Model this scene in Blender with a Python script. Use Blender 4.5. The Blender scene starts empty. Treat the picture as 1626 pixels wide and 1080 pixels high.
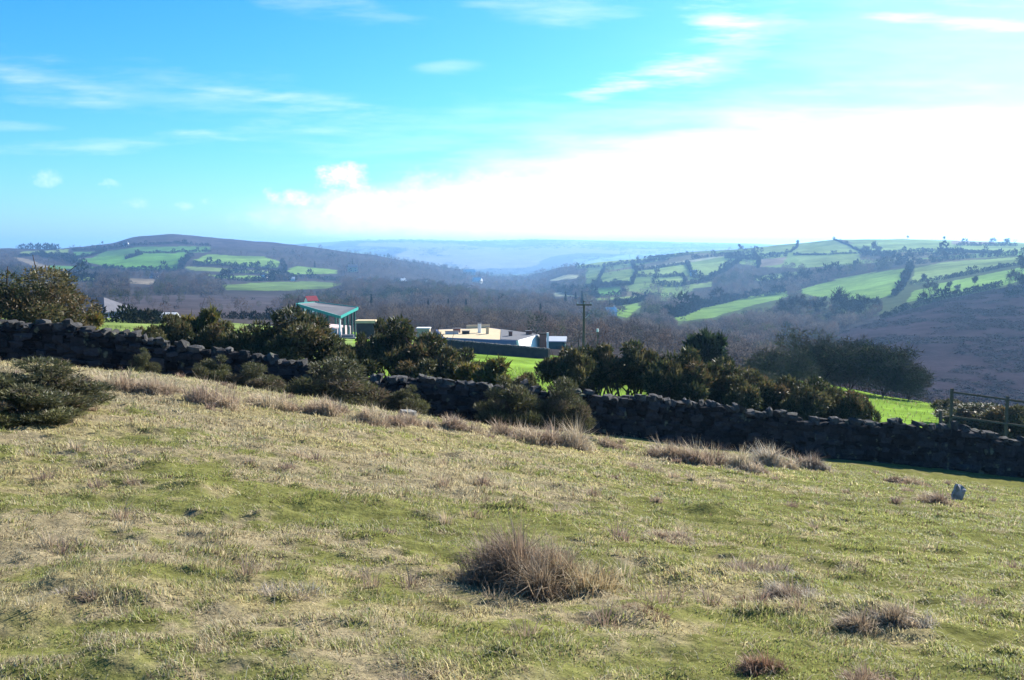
import bpy, math, random
import numpy as np
from mathutils import Vector, Quaternion

R = math.radians
RNG = np.random.default_rng(7)
random.seed(7)
scn = bpy.context.scene
COL = scn.collection

# ------------------------------------------------------------------ camera model
F = 1500.0
PITCH = math.atan(150.0 / F)
CP, SP = math.cos(PITCH), math.sin(PITCH)
CAMZ = 1.6

def ray(px, py):
    cx = (px - 813.0) / F
    cy = -(py - 540.0) / F
    return cx, CP + cy * SP, -SP + cy * CP

def at(px, py, Y):
    dx, dy, dz = ray(px, py)
    return dx / dy * Y, Y, CAMZ + dz / dy * Y

def project(x, y, z):
    zz = z - CAMZ
    f = y * CP - zz * SP
    up = y * SP + zz * CP
    return 813.0 + F * x / f, 540.0 - F * up / f

cam = bpy.data.cameras.new('camera')
camo = bpy.data.objects.new('camera', cam)
COL.objects.link(camo)
camo.location = (0, 0, CAMZ)
camo.rotation_euler = (R(90) - PITCH, 0, 0)
cam.sensor_width = 36.0
cam.lens = 36.0 * F / 1626.0
cam.clip_start = 0.05
cam.clip_end = 40000.0
scn.camera = camo

# ------------------------------------------------------------------ noise
class Noise:
    def __init__(s, seed):
        s.t = np.random.default_rng(seed).random((256, 256))
    def n(s, x, y):
        xi = np.floor(x).astype(np.int64); yi = np.floor(y).astype(np.int64)
        fx = x - xi; fy = y - yi
        fx = fx * fx * (3 - 2 * fx); fy = fy * fy * (3 - 2 * fy)
        a = s.t[xi & 255, yi & 255]; b = s.t[(xi + 1) & 255, yi & 255]
        c = s.t[xi & 255, (yi + 1) & 255]; d = s.t[(xi + 1) & 255, (yi + 1) & 255]
        return ((a * (1 - fx) + b * fx) * (1 - fy) + (c * (1 - fx) + d * fx) * fy) * 2 - 1
    def fbm(s, x, y, o=4):
        v = 0; amp = 0.5
        for k in range(o):
            v = v + amp * s.n(x * 2 ** k + 17.3 * k, y * 2 ** k + 9.1 * k)
            amp *= 0.55
        return v
N1, N2, N3, N4 = Noise(1), Noise(2), Noise(3), Noise(4)

def sstep(a, b, x):
    t = np.clip((x - a) / (b - a), 0, 1)
    return t * t * (3 - 2 * t)

# ------------------------------------------------------------------ terrain
# each layer: (px, py, distance) knots of the ground's section at one depth
BASE_TOP = [(-500, 465, 24), (0, 508, 25), (100, 516, 25.3), (200, 529, 25.7), (300, 549, 26), (450, 568, 26.5), (600, 591, 27),
            (760, 604, 27.8), (900, 614, 28.5), (1000, 624, 29), (1100, 640, 29.5), (1200, 651, 29.8), (1300, 660, 30), (1400, 668, 30.2),
            (1500, 678, 30.4), (1626, 693, 30.6), (2126, 750, 31.5)]
WALL_H = 1.4
LAYERS = [
    [(-500, 1085, 3.5), (2126, 1085, 3.5)],
    [(-500, 545, 17), (0, 572, 18), (300, 594, 19), (600, 647, 20), (900, 692, 22), (1300, 739, 26), (1626, 778, 27), (2126, 850, 27.5)],
    'wall',
    [(-500, 505, 60), (0, 517, 60), (200, 523, 60), (300, 543, 60), (600, 575, 60), (800, 591, 60), (900, 602, 60), (1100, 622, 60),
     (1300, 640, 58), (1400, 641, 58), (1450, 650, 55), (1626, 668, 52), (2126, 720, 50)],
    [(-500, 493, 125), (0, 500, 125), (200, 510, 125), (300, 517, 125), (500, 535, 120), (600, 545, 115), (740, 562, 112), (860, 570, 110),
     (1000, 580, 105), (1200, 596, 95), (1300, 606, 90), (1400, 627, 78), (1500, 642, 70), (1626, 655, 66), (2126, 700, 62)],
    [(-500, 486, 200), (0, 491, 200), (200, 500, 200), (500, 519, 200), (740, 528, 200), (860, 535, 190), (1000, 548, 180), (1200, 590, 150),
     (1300, 625, 125), (1400, 648, 110), (1626, 672, 100), (2126, 730, 95)],
    [(-500, 472, 450), (0, 478, 450), (300, 487, 450), (500, 500, 450), (800, 516, 420), (1000, 530, 400), (1200, 562, 330), (1330, 594, 280),
     (1450, 618, 260), (1626, 640, 240), (2126, 690, 220)],
    [(-500, 440, 760), (0, 448, 760), (300, 463, 760), (500, 472, 740), (700, 472, 700), (850, 487, 700), (1000, 500, 660), (1100, 509, 620),
     (1200, 512, 560), (1330, 527, 490), (1480, 489, 500), (1626, 455, 520), (2126, 390, 560)],
    [(-500, 420, 1250), (0, 420, 1250), (200, 429, 1250), (400, 437, 1250), (600, 441, 1300), (780, 453, 1500), (900, 463, 1200),
     (1000, 470, 1000), (1100, 481, 900), (1250, 466, 850), (1440, 428, 850), (1626, 405, 850), (2126, 365, 850)],
    [(-500, 390, 2000), (0, 394, 2000), (100, 394, 2000), (180, 384, 2000), (210, 375, 2000), (270, 369, 2000), (320, 374, 2000),
     (420, 382, 2000), (500, 391, 2000), (600, 405, 2050), (700, 422, 2200), (780, 437, 2400), (820, 441, 2600), (850, 434, 2200),
     (900, 421, 1900), (1000, 404, 1700), (1150, 394, 1600), (1240, 387, 1500), (1330, 378.5, 1450), (1450, 378, 1450), (1626, 384, 1450), (2126, 395, 1450)],
    'drop',
    [(-500, 434, 3700), (700, 433, 3700), (850, 436, 3700), (1000, 432, 3700), (2126, 434, 3700)],
    [(-500, 404, 5000), (450, 399, 5000), (560, 394, 5000), (700, 398, 5000), (800, 402, 5000), (900, 394, 5000), (1100, 396, 5000), (1200, 400, 5000), (2126, 405, 5000)],
    [(-500, 398, 7000), (380, 396, 7000), (480, 386, 7000), (560, 381.5, 7000), (650, 380, 7000), (750, 382, 7000), (850, 379, 7000),
     (950, 381, 7000), (1050, 383, 7000), (1200, 386, 7000), (1350, 395, 7000), (2126, 398, 7000)],
    [(-500, 402, 9300), (2126, 402, 9300)],
]
NU, NS = 1081, 1700
UG = np.linspace(-1.2, 1.2, NU)
SG = np.linspace(math.log(4.0), math.log(9500.0), NS)     # s = log(Y + 40)
YG = np.exp(SG) - 40.0

def gblur(a, sig, axis):
    k = int(3 * sig) + 1
    w = np.exp(-0.5 * (np.arange(-k, k + 1) / sig) ** 2); w /= w.sum()
    pad = [(0, 0)] * a.ndim; pad[axis] = (k, k)
    b = np.pad(a, pad, mode='edge')
    return np.apply_along_axis(lambda v: np.convolve(v, w, 'valid'), axis, b)

def layer_uz(knots, dz=0.0):
    P = [at(*k) for k in knots]
    u = np.array([p[0] / p[1] for p in P]); Y = np.array([p[1] for p in P]); z = np.array([p[2] + dz for p in P])
    return gblur(np.interp(UG, u, Y), 2.5, 0), gblur(np.interp(UG, u, z), 2.5, 0)

WALL_Y, WALL_BASE = layer_uz(BASE_TOP, -WALL_H)
Ys = [np.full(NU, -36.0), np.full(NU, -2.0)]
Zs = [np.full(NU, 1.6), np.full(NU, 0.25)]
for L in LAYERS:
    if L == 'wall':
        Ys += [WALL_Y - 0.6, WALL_Y + 0.8]; Zs += [WALL_BASE + 0.05, WALL_BASE - 0.02]
    elif L == 'drop':
        Ys.append(Ys[-1] * 1.3); Zs.append(Zs[-1] - 60.0)
    else:
        y, z = layer_uz(L); Ys.append(y); Zs.append(z)
Ys = np.array(Ys); Zs = np.array(Zs)
TAB = np.empty((NU, NS))
for i in range(NU):
    TAB[i] = np.interp(YG, Ys[:, i], Zs[:, i])
TAB = gblur(TAB, 5.0, 1)

def wall_y(u):
    return np.interp(u, UG, WALL_Y)

MOUNDS = []          # (x, y, rx, ry, h) filled below

def table(x, y):
    u = np.clip(x / np.maximum(y, 3.5), -1.19, 1.19)
    s = np.log(np.clip(y, -35.5, 9400) + 40.0)
    fu = (u - UG[0]) / (UG[1] - UG[0]); fs = (s - SG[0]) / (SG[1] - SG[0])
    iu = np.clip(fu.astype(int), 0, NU - 2); is_ = np.clip(fs.astype(int), 0, NS - 2)
    a = fu - iu; b = fs - is_
    return (TAB[iu, is_] * (1 - a) + TAB[iu + 1, is_] * a) * (1 - b) + (TAB[iu, is_ + 1] * (1 - a) + TAB[iu + 1, is_ + 1] * a) * b

def H(x, y):
    x = np.atleast_1d(np.asarray(x, float)); y = np.atleast_1d(np.asarray(y, float))
    z = table(x, y)
    u = np.clip(x / np.maximum(y, 3.5), -1.19, 1.19)
    near = 1 - sstep(-2.5, -0.5, y - wall_y(u))
    lump = N1.fbm(x * 0.55, y * 0.8, 2) * 0.10 + N2.fbm(x * 1.9, y * 2.4, 3) * 0.05 + np.maximum(N3.fbm(x * 4.5, y * 5.5, 2), 0) * 0.06
    z = z + near * lump
    for (mx, my, rx, ry, h) in MOUNDS:
        z = z + h * np.exp(-((x - mx) / rx) ** 2 - ((y - my) / ry) ** 2)
    far = sstep(120, 400, y) * (1 - sstep(6000, 7000, y))
    k = np.clip(y, 100, 2600)
    z = z + far * (N4.fbm(x / 70.0, y / 90.0, 3) * 0.0016 * k)
    fold = sstep(330, 650, y) * (1 - sstep(1500, 2000, y)) * sstep(-.30, -.12, u) * (1 - sstep(.12, .22, u))
    z = z + fold * N2.fbm(x / 210.0 + 3.3, y / 420.0, 2) * 0.014 * np.clip(y, 0, 1500)
    vf = sstep(2900, 3700, y)
    z = z + vf * N3.fbm(x / 700.0, y / 900.0, 4) * 13.0 * (1 - sstep(6000, 6900, y))
    return z

def H1(x, y):
    return float(H(x, y)[0])

MARCH = np.geomspace(2.0, 9000.0, 3500)
def ground_at(px, py):
    dx, dy, dz = ray(px, py)
    X = dx / dy * MARCH; Z = CAMZ + dz / dy * MARCH
    h = H(X, MARCH)
    below = np.nonzero(Z < h)[0]
    if len(below) == 0:
        far = np.where(MARCH > 600, (h - Z) / MARCH, -9.0)
        i = int(np.argmax(far)); return float(X[i]), float(MARCH[i]), float(h[i])
    i = below[0]
    return float(X[i]), float(MARCH[i]), float(h[i])

for (px, py, rx, ry, h) in [(825, 806, .26, .15, .075), (893, 808, .18, .10, .06), (1140, 812, .3, .2, .09), (1400, 985, .25, .2, .10), (1000, 975, .3, .2, .06),
                            (150, 940, .4, .2, .06), (980, 900, .5, .3, .07), (1240, 940, .4, .3, .08), (1470, 800, .6, .3, .1), (560, 668, 1.0, .5, .12), (930, 700, 1.2, .5, .12),
                            (860, 905, .45, .35, .10)]:
    gx, gy, gz = ground_at(px, py)
    MOUNDS.append((gx, gy, rx, ry, h))

# ------------------------------------------------------------------ mesh helpers
def mesh_np(name, V, T, mat, parent=None, col=None, quads=False, smooth=False):
    """V (n,3); T (m,3) or (m,4); col (n,3)"""
    V = np.asarray(V, np.float32); T = np.asarray(T, np.int32)
    k = T.shape[1]
    me = bpy.data.meshes.new(name)
    me.vertices.add(len(V)); me.vertices.foreach_set('co', V.ravel())
    me.loops.add(T.size); me.loops.foreach_set('vertex_index', T.ravel())
    me.polygons.add(len(T))
    me.polygons.foreach_set('loop_start', np.arange(0, T.size, k, dtype=np.int32))
    me.polygons.foreach_set('loop_total', np.full(len(T), k, np.int32))
    me.polygons.foreach_set('use_smooth', np.full(len(T), smooth))
    me.update(calc_edges=True)
    if col is not None:
        a = me.color_attributes.new('Col', 'FLOAT_COLOR', 'POINT')
        c = np.ones((len(V), 4), np.float32); c[:, :3] = col
        a.data.foreach_set('color', c.ravel())
    me.materials.append(mat)
    o = bpy.data.objects.new(name, me)
    COL.objects.link(o)
    if parent is not None: o.parent = parent
    return o

class MB:
    """collects boxes, prisms and tubes into one mesh"""
    def __init__(s): s.v = []; s.f = []
    def add(s, V, Fs):
        n = len(s.v); s.v += [tuple(map(float, p)) for p in V]; s.f += [tuple(i + n for i in f) for f in Fs]; return s
    def box(s, x0, x1, y0, y1, z0, z1):
        return s.add([(x0, y0, z0), (x1, y0, z0), (x1, y1, z0), (x0, y1, z0), (x0, y0, z1), (x1, y0, z1), (x1, y1, z1), (x0, y1, z1)],
                     [(0, 3, 2, 1), (4, 5, 6, 7), (0, 1, 5, 4), (1, 2, 6, 5), (2, 3, 7, 6), (3, 0, 4, 7)])
    def tube(s, a, b, r0, r1, n=6):
        a = Vector(a); b = Vector(b); d = (b - a).normalized()
        t = d.orthogonal().normalized(); w = d.cross(t)
        V = [a + (t * math.cos(2 * math.pi * i / n) + w * math.sin(2 * math.pi * i / n)) * r0 for i in range(n)] + \
            [b + (t * math.cos(2 * math.pi * i / n) + w * math.sin(2 * math.pi * i / n)) * r1 for i in range(n)]
        Fs = [(i, (i + 1) % n, n + (i + 1) % n, n + i) for i in range(n)] + [tuple(range(n))[::-1], tuple(range(n, 2 * n))]
        return s.add(V, Fs)
    def build(s, name, mat, parent=None):
        me = bpy.data.meshes.new(name); me.from_pydata(s.v, [], s.f); me.update(); me.materials.append(mat)
        o = bpy.data.objects.new(name, me); COL.objects.link(o)
        if parent is not None: o.parent = parent
        return o

def tag(o, label, cat, group=None):
    o['label'] = label; o['category'] = cat
    if group: o['group'] = group
    return o
def kind(o, k): o['kind'] = k; return o
def thing(name, loc, label, cat, group=None, rz=0.0):
    o = bpy.data.objects.new(name, None); COL.objects.link(o)
    o.empty_display_size = 0.3
    o.location = loc; o.rotation_euler = (0, 0, rz)
    return tag(o, label, cat, group)
def dup(root, loc, rz=0.0, sc=(1, 1, 1), label=None, group=None):
    r = root.copy(); COL.objects.link(r); r.location = loc; r.rotation_euler = (0, 0, rz); r.scale = sc
    if label: r['label'] = label
    if group: r['group'] = group
    for ch in list(root.children):
        c = ch.copy(); COL.objects.link(c); c.parent = r
        for g in list(ch.children):
            d = g.copy(); COL.objects.link(d); d.parent = c
    return r

# ------------------------------------------------------------------ materials
def nodemat(name):
    m = bpy.data.materials.new(name); m.use_nodes = True
    nt = m.node_tree; b = nt.nodes['Principled BSDF']
    return m, nt, b
def plain(name, c, rough=0.8, var=0.25, scale=3.0, metal=0.0, bump=0.0):
    m, nt, b = nodemat(name)
    n = nt.nodes.new('ShaderNodeTexNoise'); n.inputs['Scale'].default_value = scale; n.inputs['Detail'].default_value = 5
    tc = nt.nodes.new('ShaderNodeTexCoord'); nt.links.new(tc.outputs['Object'], n.inputs['Vector'])
    mx = nt.nodes.new('ShaderNodeMix'); mx.data_type = 'RGBA'
    mx.inputs['A'].default_value = (c[0] * (1 - var), c[1] * (1 - var), c[2] * (1 - var), 1)
    mx.inputs['B'].default_value = (min(1, c[0] * (1 + var)), min(1, c[1] * (1 + var)), min(1, c[2] * (1 + var)), 1)
    nt.links.new(n.outputs['Fac'], mx.inputs['Factor']); nt.links.new(mx.outputs['Result'], b.inputs['Base Color'])
    b.inputs['Roughness'].default_value = rough; b.inputs['Metallic'].default_value = metal
    b.inputs['Specular IOR Level'].default_value = 0.25 if rough < .8 else 0.0
    if bump:
        bp = nt.nodes.new('ShaderNodeBump'); bp.inputs['Strength'].default_value = bump
        nt.links.new(n.outputs['Fac'], bp.inputs['Height']); nt.links.new(bp.outputs['Normal'], b.inputs['Normal'])
    return m
def leafmat(name, trans=0.35, rough=0.75, spec=0.2):
    m, nt, b = nodemat(name)
    a = nt.nodes.new('ShaderNodeAttribute'); a.attribute_name = 'Col'
    nt.links.new(a.outputs['Color'], b.inputs['Base Color'])
    b.inputs['Roughness'].default_value = rough; b.inputs['Specular IOR Level'].default_value = spec
    if trans > 0:
        t = nt.nodes.new('ShaderNodeBsdfTranslucent'); nt.links.new(a.outputs['Color'], t.inputs['Color'])
        mx = nt.nodes.new('ShaderNodeMixShader'); mx.inputs[0].default_value = trans
        nt.links.new(b.outputs[0], mx.inputs[1]); nt.links.new(t.outputs[0], mx.inputs[2])
        nt.links.new(mx.outputs[0], nt.nodes['Material Output'].inputs['Surface'])
    return m
def groundmat(name, scales, amp, bump, bscale):
    m, nt, b = nodemat(name)
    a = nt.nodes.new('ShaderNodeAttribute'); a.attribute_name = 'Col'
    geo = nt.nodes.new('ShaderNodeNewGeometry')
    last = a.outputs['Color']
    for sc, am in zip(scales, amp):
        n = nt.nodes.new('ShaderNodeTexNoise'); n.inputs['Scale'].default_value = sc; n.inputs['Detail'].default_value = 6; n.inputs['Roughness'].default_value = 0.65
        nt.links.new(geo.outputs['Position'], n.inputs['Vector'])
        mr = nt.nodes.new('ShaderNodeMapRange'); mr.inputs['From Min'].default_value = 0.3; mr.inputs['From Max'].default_value = 0.7
        mr.inputs['To Min'].default_value = 1 - am; mr.inputs['To Max'].default_value = 1 + am
        nt.links.new(n.outputs['Fac'], mr.inputs['Value'])
        vm = nt.nodes.new('ShaderNodeVectorMath'); vm.operation = 'SCALE'
        nt.links.new(last, vm.inputs[0]); nt.links.new(mr.outputs['Result'], vm.inputs['Scale'])
        last = vm.outputs['Vector']
    nt.links.new(last, b.inputs['Base Color'])
    b.inputs['Roughness'].default_value = 1.0; b.inputs['Specular IOR Level'].default_value = 0.0
    n = nt.nodes.new('ShaderNodeTexNoise'); n.inputs['Scale'].default_value = bscale; n.inputs['Detail'].default_value = 4
    nt.links.new(geo.outputs['Position'], n.inputs['Vector'])
    bp = nt.nodes.new('ShaderNodeBump'); bp.inputs['Strength'].default_value = bump; bp.inputs['Distance'].default_value = 0.6 / bscale
    nt.links.new(n.outputs['Fac'], bp.inputs['Height']); nt.links.new(bp.outputs['Normal'], b.inputs['Normal'])
    return m

M_GRASS = leafmat('grass_blade', 0.42, 0.6, 0.3)
M_DRY = leafmat('dry_grass', 0.30, 0.7, 0.25)
M_LEAF = leafmat('gorse_leaf', 0.34, 0.6, 0.3)
M_TWIG = leafmat('bare_twig', 0.0, 1.0, 0.0)
M_WOODS = leafmat('winter_wood', 0.5, 1.0, 0.0)
M_PASTURE = groundmat('pasture_soil', (2.2, 14.0), (0.25, 0.35), 0.6, 25.0)
M_VALLEY = groundmat('valley_cover', (0.012, 0.09, 0.6), (0.18, 0.22, 0.18), 0.35, 0.5)
M_BARK = plain('bark', (0.07, 0.055, 0.045), 0.95, 0.4, 6, bump=0.4)
M_WOOD = plain('weathered_wood', (0.10, 0.085, 0.07), 0.9, 0.4, 12, bump=0.3)
M_WHITE = plain('white_render', (0.80, 0.80, 0.79), 0.7, 0.05, 1.5)
M_SLATE = plain('slate_roof', (0.13, 0.13, 0.15), 0.95, 0.25, 1.2)
M_GREYROOF = plain('sheet_roof', (0.17, 0.17, 0.18), 0.95, 0.2, 0.8)
M_PALEROOF = plain('pale_sheet', (0.62, 0.62, 0.62), 0.5, 0.12, 0.8)
M_CREAM = plain('cream_gravel', (0.52, 0.42, 0.28), 0.9, 0.15, 1.5)
M_TEAL = plain('teal_paint', (0.03, 0.30, 0.26), 0.45, 0.15, 2)
M_TEALDK = plain('dark_teal_paint', (0.012, 0.09, 0.085), 0.5, 0.2, 2)
M_RED = plain('red_sheet', (0.26, 0.035, 0.05), 0.5, 0.15, 2)
M_GLASS = plain('window_glass', (0.03, 0.035, 0.05), 0.12, 0.2, 2)
M_BLUEWALL = plain('blue_grey_wall', (0.16, 0.19, 0.33), 0.8, 0.12, 2)
M_PINK = plain('pinkish_render', (0.62, 0.52, 0.54), 0.8, 0.1, 2)
M_DARKWALL = plain('mossy_wall', (0.045, 0.042, 0.04), 0.95, 0.45, 1.8, bump=0.5)
M_BRICK = plain('brown_brick', (0.24, 0.11, 0.08), 0.9, 0.25, 5)
M_METAL = plain('grey_metal', (0.35, 0.35, 0.36), 0.45, 0.1, 4, 0.6)

def stonemat():
    m, nt, b = nodemat('granite_stone')
    a = nt.nodes.new('ShaderNodeAttribute'); a.attribute_name = 'Col'
    geo = nt.nodes.new('ShaderNodeNewGeometry')
    n = nt.nodes.new('ShaderNodeTexNoise'); n.inputs['Scale'].default_value = 9; n.inputs['Detail'].default_value = 8; n.inputs['Roughness'].default_value = 0.7
    nt.links.new(geo.outputs['Position'], n.inputs['Vector'])
    v = nt.nodes.new('ShaderNodeTexNoise'); v.inputs['Scale'].default_value = 3.3; v.inputs['Detail'].default_value = 6
    nt.links.new(geo.outputs['Position'], v.inputs['Vector'])
    mr = nt.nodes.new('ShaderNodeMapRange'); mr.inputs['From Min'].default_value = 0.3; mr.inputs['From Max'].default_value = 0.72
    mr.inputs['To Min'].default_value = 0.55; mr.inputs['To Max'].default_value = 1.45
    nt.links.new(n.outputs['Fac'], mr.inputs['Value'])
    vm = nt.nodes.new('ShaderNodeVectorMath'); vm.operation = 'SCALE'
    nt.links.new(a.outputs['Color'], vm.inputs[0]); nt.links.new(mr.outputs['Result'], vm.inputs['Scale'])
    cr = nt.nodes.new('ShaderNodeMapRange'); cr.inputs['From Min'].default_value = 0.62; cr.inputs['From Max'].default_value = 0.70
    nt.links.new(v.outputs['Fac'], cr.inputs['Value'])
    mx = nt.nodes.new('ShaderNodeMix'); mx.data_type = 'RGBA'; mx.inputs['B'].default_value = (0.12, 0.125, 0.085, 1)
    nt.links.new(cr.outputs['Result'], mx.inputs['Factor']); nt.links.new(vm.outputs['Vector'], mx.inputs['A'])
    nt.links.new(mx.outputs['Result'], b.inputs['Base Color'])
    b.inputs['Roughness'].default_value = 0.95; b.inputs['Specular IOR Level'].default_value = 0.04
    bp = nt.nodes.new('ShaderNodeBump'); bp.inputs['Strength'].default_value = 0.6; bp.inputs['Distance'].default_value = 0.03
    nt.links.new(n.outputs['Fac'], bp.inputs['Height']); nt.links.new(bp.outputs['Normal'], b.inputs['Normal'])
    return m
M_STONE = stonemat()

# ------------------------------------------------------------------ land cover
def inside(poly, X, Y):
    r = np.zeros(X.shape, bool)
    n = len(poly)
    for i in range(n):
        x0, y0 = poly[i]; x1, y1 = poly[(i + 1) % n]
        if y0 == y1: continue
        c = ((y0 > Y) != (y1 > Y)) & (X < (x1 - x0) * (Y - y0) / (y1 - y0) + x0)
        r ^= c
    return r
G1 = (0.075, 0.165, 0.03); G2 = (0.12, 0.20, 0.045); G3 = (0.145, 0.20, 0.065); G4 = (0.065, 0.14, 0.04); TAN = (0.16, 0.135, 0.10); PALE = (0.26, 0.27, 0.17)
FIELDS = [  # outlines as they lie on the slopes, seen from the viewpoint
    ([(116, 400), (165, 399), (145, 405), (118, 409)], G4), ([(165, 399), (215, 392), (335, 392), (330, 401), (220, 402), (150, 409)], G4),
    ([(120, 412), (215, 403), (298, 402), (292, 418), (280, 429), (230, 427), (170, 423)], G1),
    ([(307, 413), (330, 404), (420, 408), (446, 416), (440, 425), (400, 423), (330, 418)], G2),
    ([(295, 424), (350, 426), (400, 429), (440, 431), (436, 435), (360, 432), (300, 430)], G3),
    ([(325, 436), (435, 439), (432, 443), (350, 442)], G2),
    ([(352, 453), (420, 448), (500, 447), (548, 450), (520, 458), (430, 462), (358, 460)], (0.095, 0.145, 0.045)),
    ([(452, 430), (475, 423), (535, 428), (535, 435), (465, 436)], G2),
    ([(30, 400), (110, 396), (108, 404), (40, 405)], G3), ([(20, 408), (45, 411), (80, 424), (62, 426)], TAN), ([(75, 421), (160, 424), (150, 427), (80, 427)], G4),
    ([(100, 440), (160, 440), (150, 446), (95, 446)], G3), ([(205, 442), (250, 444), (240, 452), (200, 450)], TAN),
    ([(917, 421), (947, 413), (1000, 403), (1012, 405), (1003, 416), (960, 421), (917, 427)], G3),
    ([(1012, 432), (1088, 422), (1083, 435), (1040, 438), (1015, 437)], G3), ([(1007, 427), (1087, 414), (1147, 406), (1150, 409), (1090, 418), (1010, 430)], PALE),
    ([(950, 449), (977, 439), (1000, 439), (1000, 450)], G3), ([(1040, 443), (1087, 442), (1083, 452), (1040, 452)], G3),
    ([(1100, 421), (1173, 413), (1150, 430), (1128, 440), (1107, 439)], G3), ([(930, 459), (983, 456), (986, 468), (940, 470)], G1),
    ([(877, 465), (897, 463), (925, 471), (880, 470)], PALE), ([(872, 445), (898, 437), (920, 436), (916, 442), (880, 446)], PALE),
    ([(980, 480), (1032, 468), (1018, 479), (985, 487)], G2), ([(972, 494), (1012, 480), (1018, 486), (995, 505), (975, 500)], G2),
    ([(1063, 504), (1117, 487), (1220, 465), (1250, 463), (1250, 472), (1200, 484), (1130, 505), (1080, 510)], G2),
    ([(1094, 454), (1131, 447), (1128, 456), (1100, 459)], G3), ([(1195, 442), (1240, 434), (1272, 432), (1260, 439), (1205, 446)], G3),
    ([(1013, 403), (1100, 398), (1100, 403), (1030, 409)], G3), ([(1180, 401), (1220, 391), (1262, 386), (1264, 394), (1252, 402), (1206, 405)], G3),
    ([(1206, 412), (1250, 408), (1240, 420), (1206, 424)], TAN),
    ([(1270, 384), (1323, 378), (1366, 402), (1262, 403)], G3), ([(1259, 407), (1364, 405), (1368, 416), (1319, 421), (1285, 424)], G3),
    ([(1336, 378), (1440, 377), (1520, 381), (1510, 397), (1390, 402), (1370, 394)], G3), ([(1510, 381), (1582, 381), (1580, 389), (1510, 388)], TAN),
    ([(1520, 389), (1610, 390), (1626, 384), (2100, 396), (2100, 400), (1520, 399)], G3), ([(1580, 402), (1640, 399), (1640, 405), (1580, 406)], G2),
    ([(1261, 463), (1349, 439), (1444, 426), (1436, 450), (1419, 468), (1380, 478), (1340, 473), (1300, 472)], G2),
    ([(1453, 426), (1493, 417), (1700, 402), (1700, 408), (1626, 418), (1480, 447), (1447, 451)], G3),
    ([(1480, 453), (1626, 424), (1700, 412), (1700, 420), (1600, 452), (1540, 464), (1480, 474)], G2), ([(1450, 462), (1480, 455), (1480, 472), (1440, 480)], G2),
]
WOODZ = [(1085, 482), (1110, 445), (1165, 418), (1215, 424), (1270, 426), (1350, 421), (1440, 412), (1440, 424), (1340, 440), (1260, 462)]
MOOR = [(1325, 530), (1400, 507), (1490, 478), (1590, 458), (1700, 438), (2126, 380), (2126, 720), (1450, 720), (1330, 610)]
HEATH = [(165, 388), (210, 370), (270, 362), (330, 368), (430, 376), (500, 386), (470, 393), (340, 392), (215, 391)]
FLAT = [(110, 474), (300, 468), (455, 472), (455, 503), (110, 498)]

def cover(x, y, z):
    px, py = project(x, y, z)
    n = len(x)
    c = np.empty((n, 3)); c[:] = (0.042, 0.037, 0.036)
    nz = N1.fbm(x / 60, y / 60, 4)[:, None]
    c = c * (1 + 0.5 * nz)
    rh = ((px > 930) & (y > 520) & (y < 2600))
    cell = N4.n(np.floor((x + .35 * y) / 95.0) * 1.37 + .5, np.floor((y - .2 * x) / 150.0) * 1.71 + .5)[:, None]
    quilt = np.where(cell > .12, (0.13, 0.19, 0.06), np.where(cell > -.35, (0.085, 0.13, 0.042), (0.10, 0.095, 0.06)))
    c[rh] = (np.where((y > 880)[:, None], quilt, (0.055, 0.07, 0.033)) * (1 + .35 * nz))[rh]
    wz = inside(WOODZ, px, py); c[wz] = np.array((0.045, 0.042, 0.035))
    far = sstep(2600, 3400, y)[:, None]
    patch = N2.n(x / 420.0, y / 700.0)[:, None]
    c = c * (1 - far) + far * np.where(patch > 0.15, (0.10, 0.14, 0.06), np.where(patch < -0.4, (0.16, 0.15, 0.10), (0.05, 0.06, 0.05)))
    jx = px + 2.0 * N3.n(x / 25, y / 25); jy = py + 0.7 * N4.n(x / 25, y / 25)
    w = 0.5 + N3.fbm(x / 9, y / 14, 4)[:, None]
    m = inside(MOOR, jx, jy) & (y < 900) & (y > 130)
    c[m] = ((0.022, 0.016, 0.020) + w * np.array((0.017, 0.012, 0.014)))[m]
    m = inside(HEATH, jx, jy) & (y > 1200); c[m] = ((0.032, 0.027, 0.032) + w * np.array((0.03, 0.025, 0.026)))[m]
    m = inside(FLAT, jx, jy) & (y > 190); c[m] = ((0.045, 0.038, 0.042) + w * np.array((0.02, 0.017, 0.016)))[m]
    for poly, g in FIELDS:
        m = inside(poly, jx, jy) & (y > 220)
        c[m] = np.array(g) * (1 + 0.45 * nz[m] + .35 * N2.fbm(x[m] / 14, y[m] / 30, 3)[:, None])
    # meadow beyond the wall
    edge = np.interp(px, [-500, 300, 700, 900, 1200, 1380, 1420, 1500, 1626, 2126], [190, 190, 150, 118, 100, 84, 76, 66, 48, 44])
    m = y < edge + 4 * N3.n(x / 6, y / 6)
    g = np.where(px[:, None] > 560, (0.14, 0.22, 0.035), (0.15, 0.20, 0.06)) * (1 + 0.5 * N2.fbm(x / 3, y / 5, 4)[:, None])
    c[m] = g[m]
    m2 = m & (px > 1500) & (N4.fbm(x / 2.5, y / 4, 3) > 0.0)
    c[m2] = (0.13, 0.10, 0.06)
    return np.clip(c, 0.005, 0.9)

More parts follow.
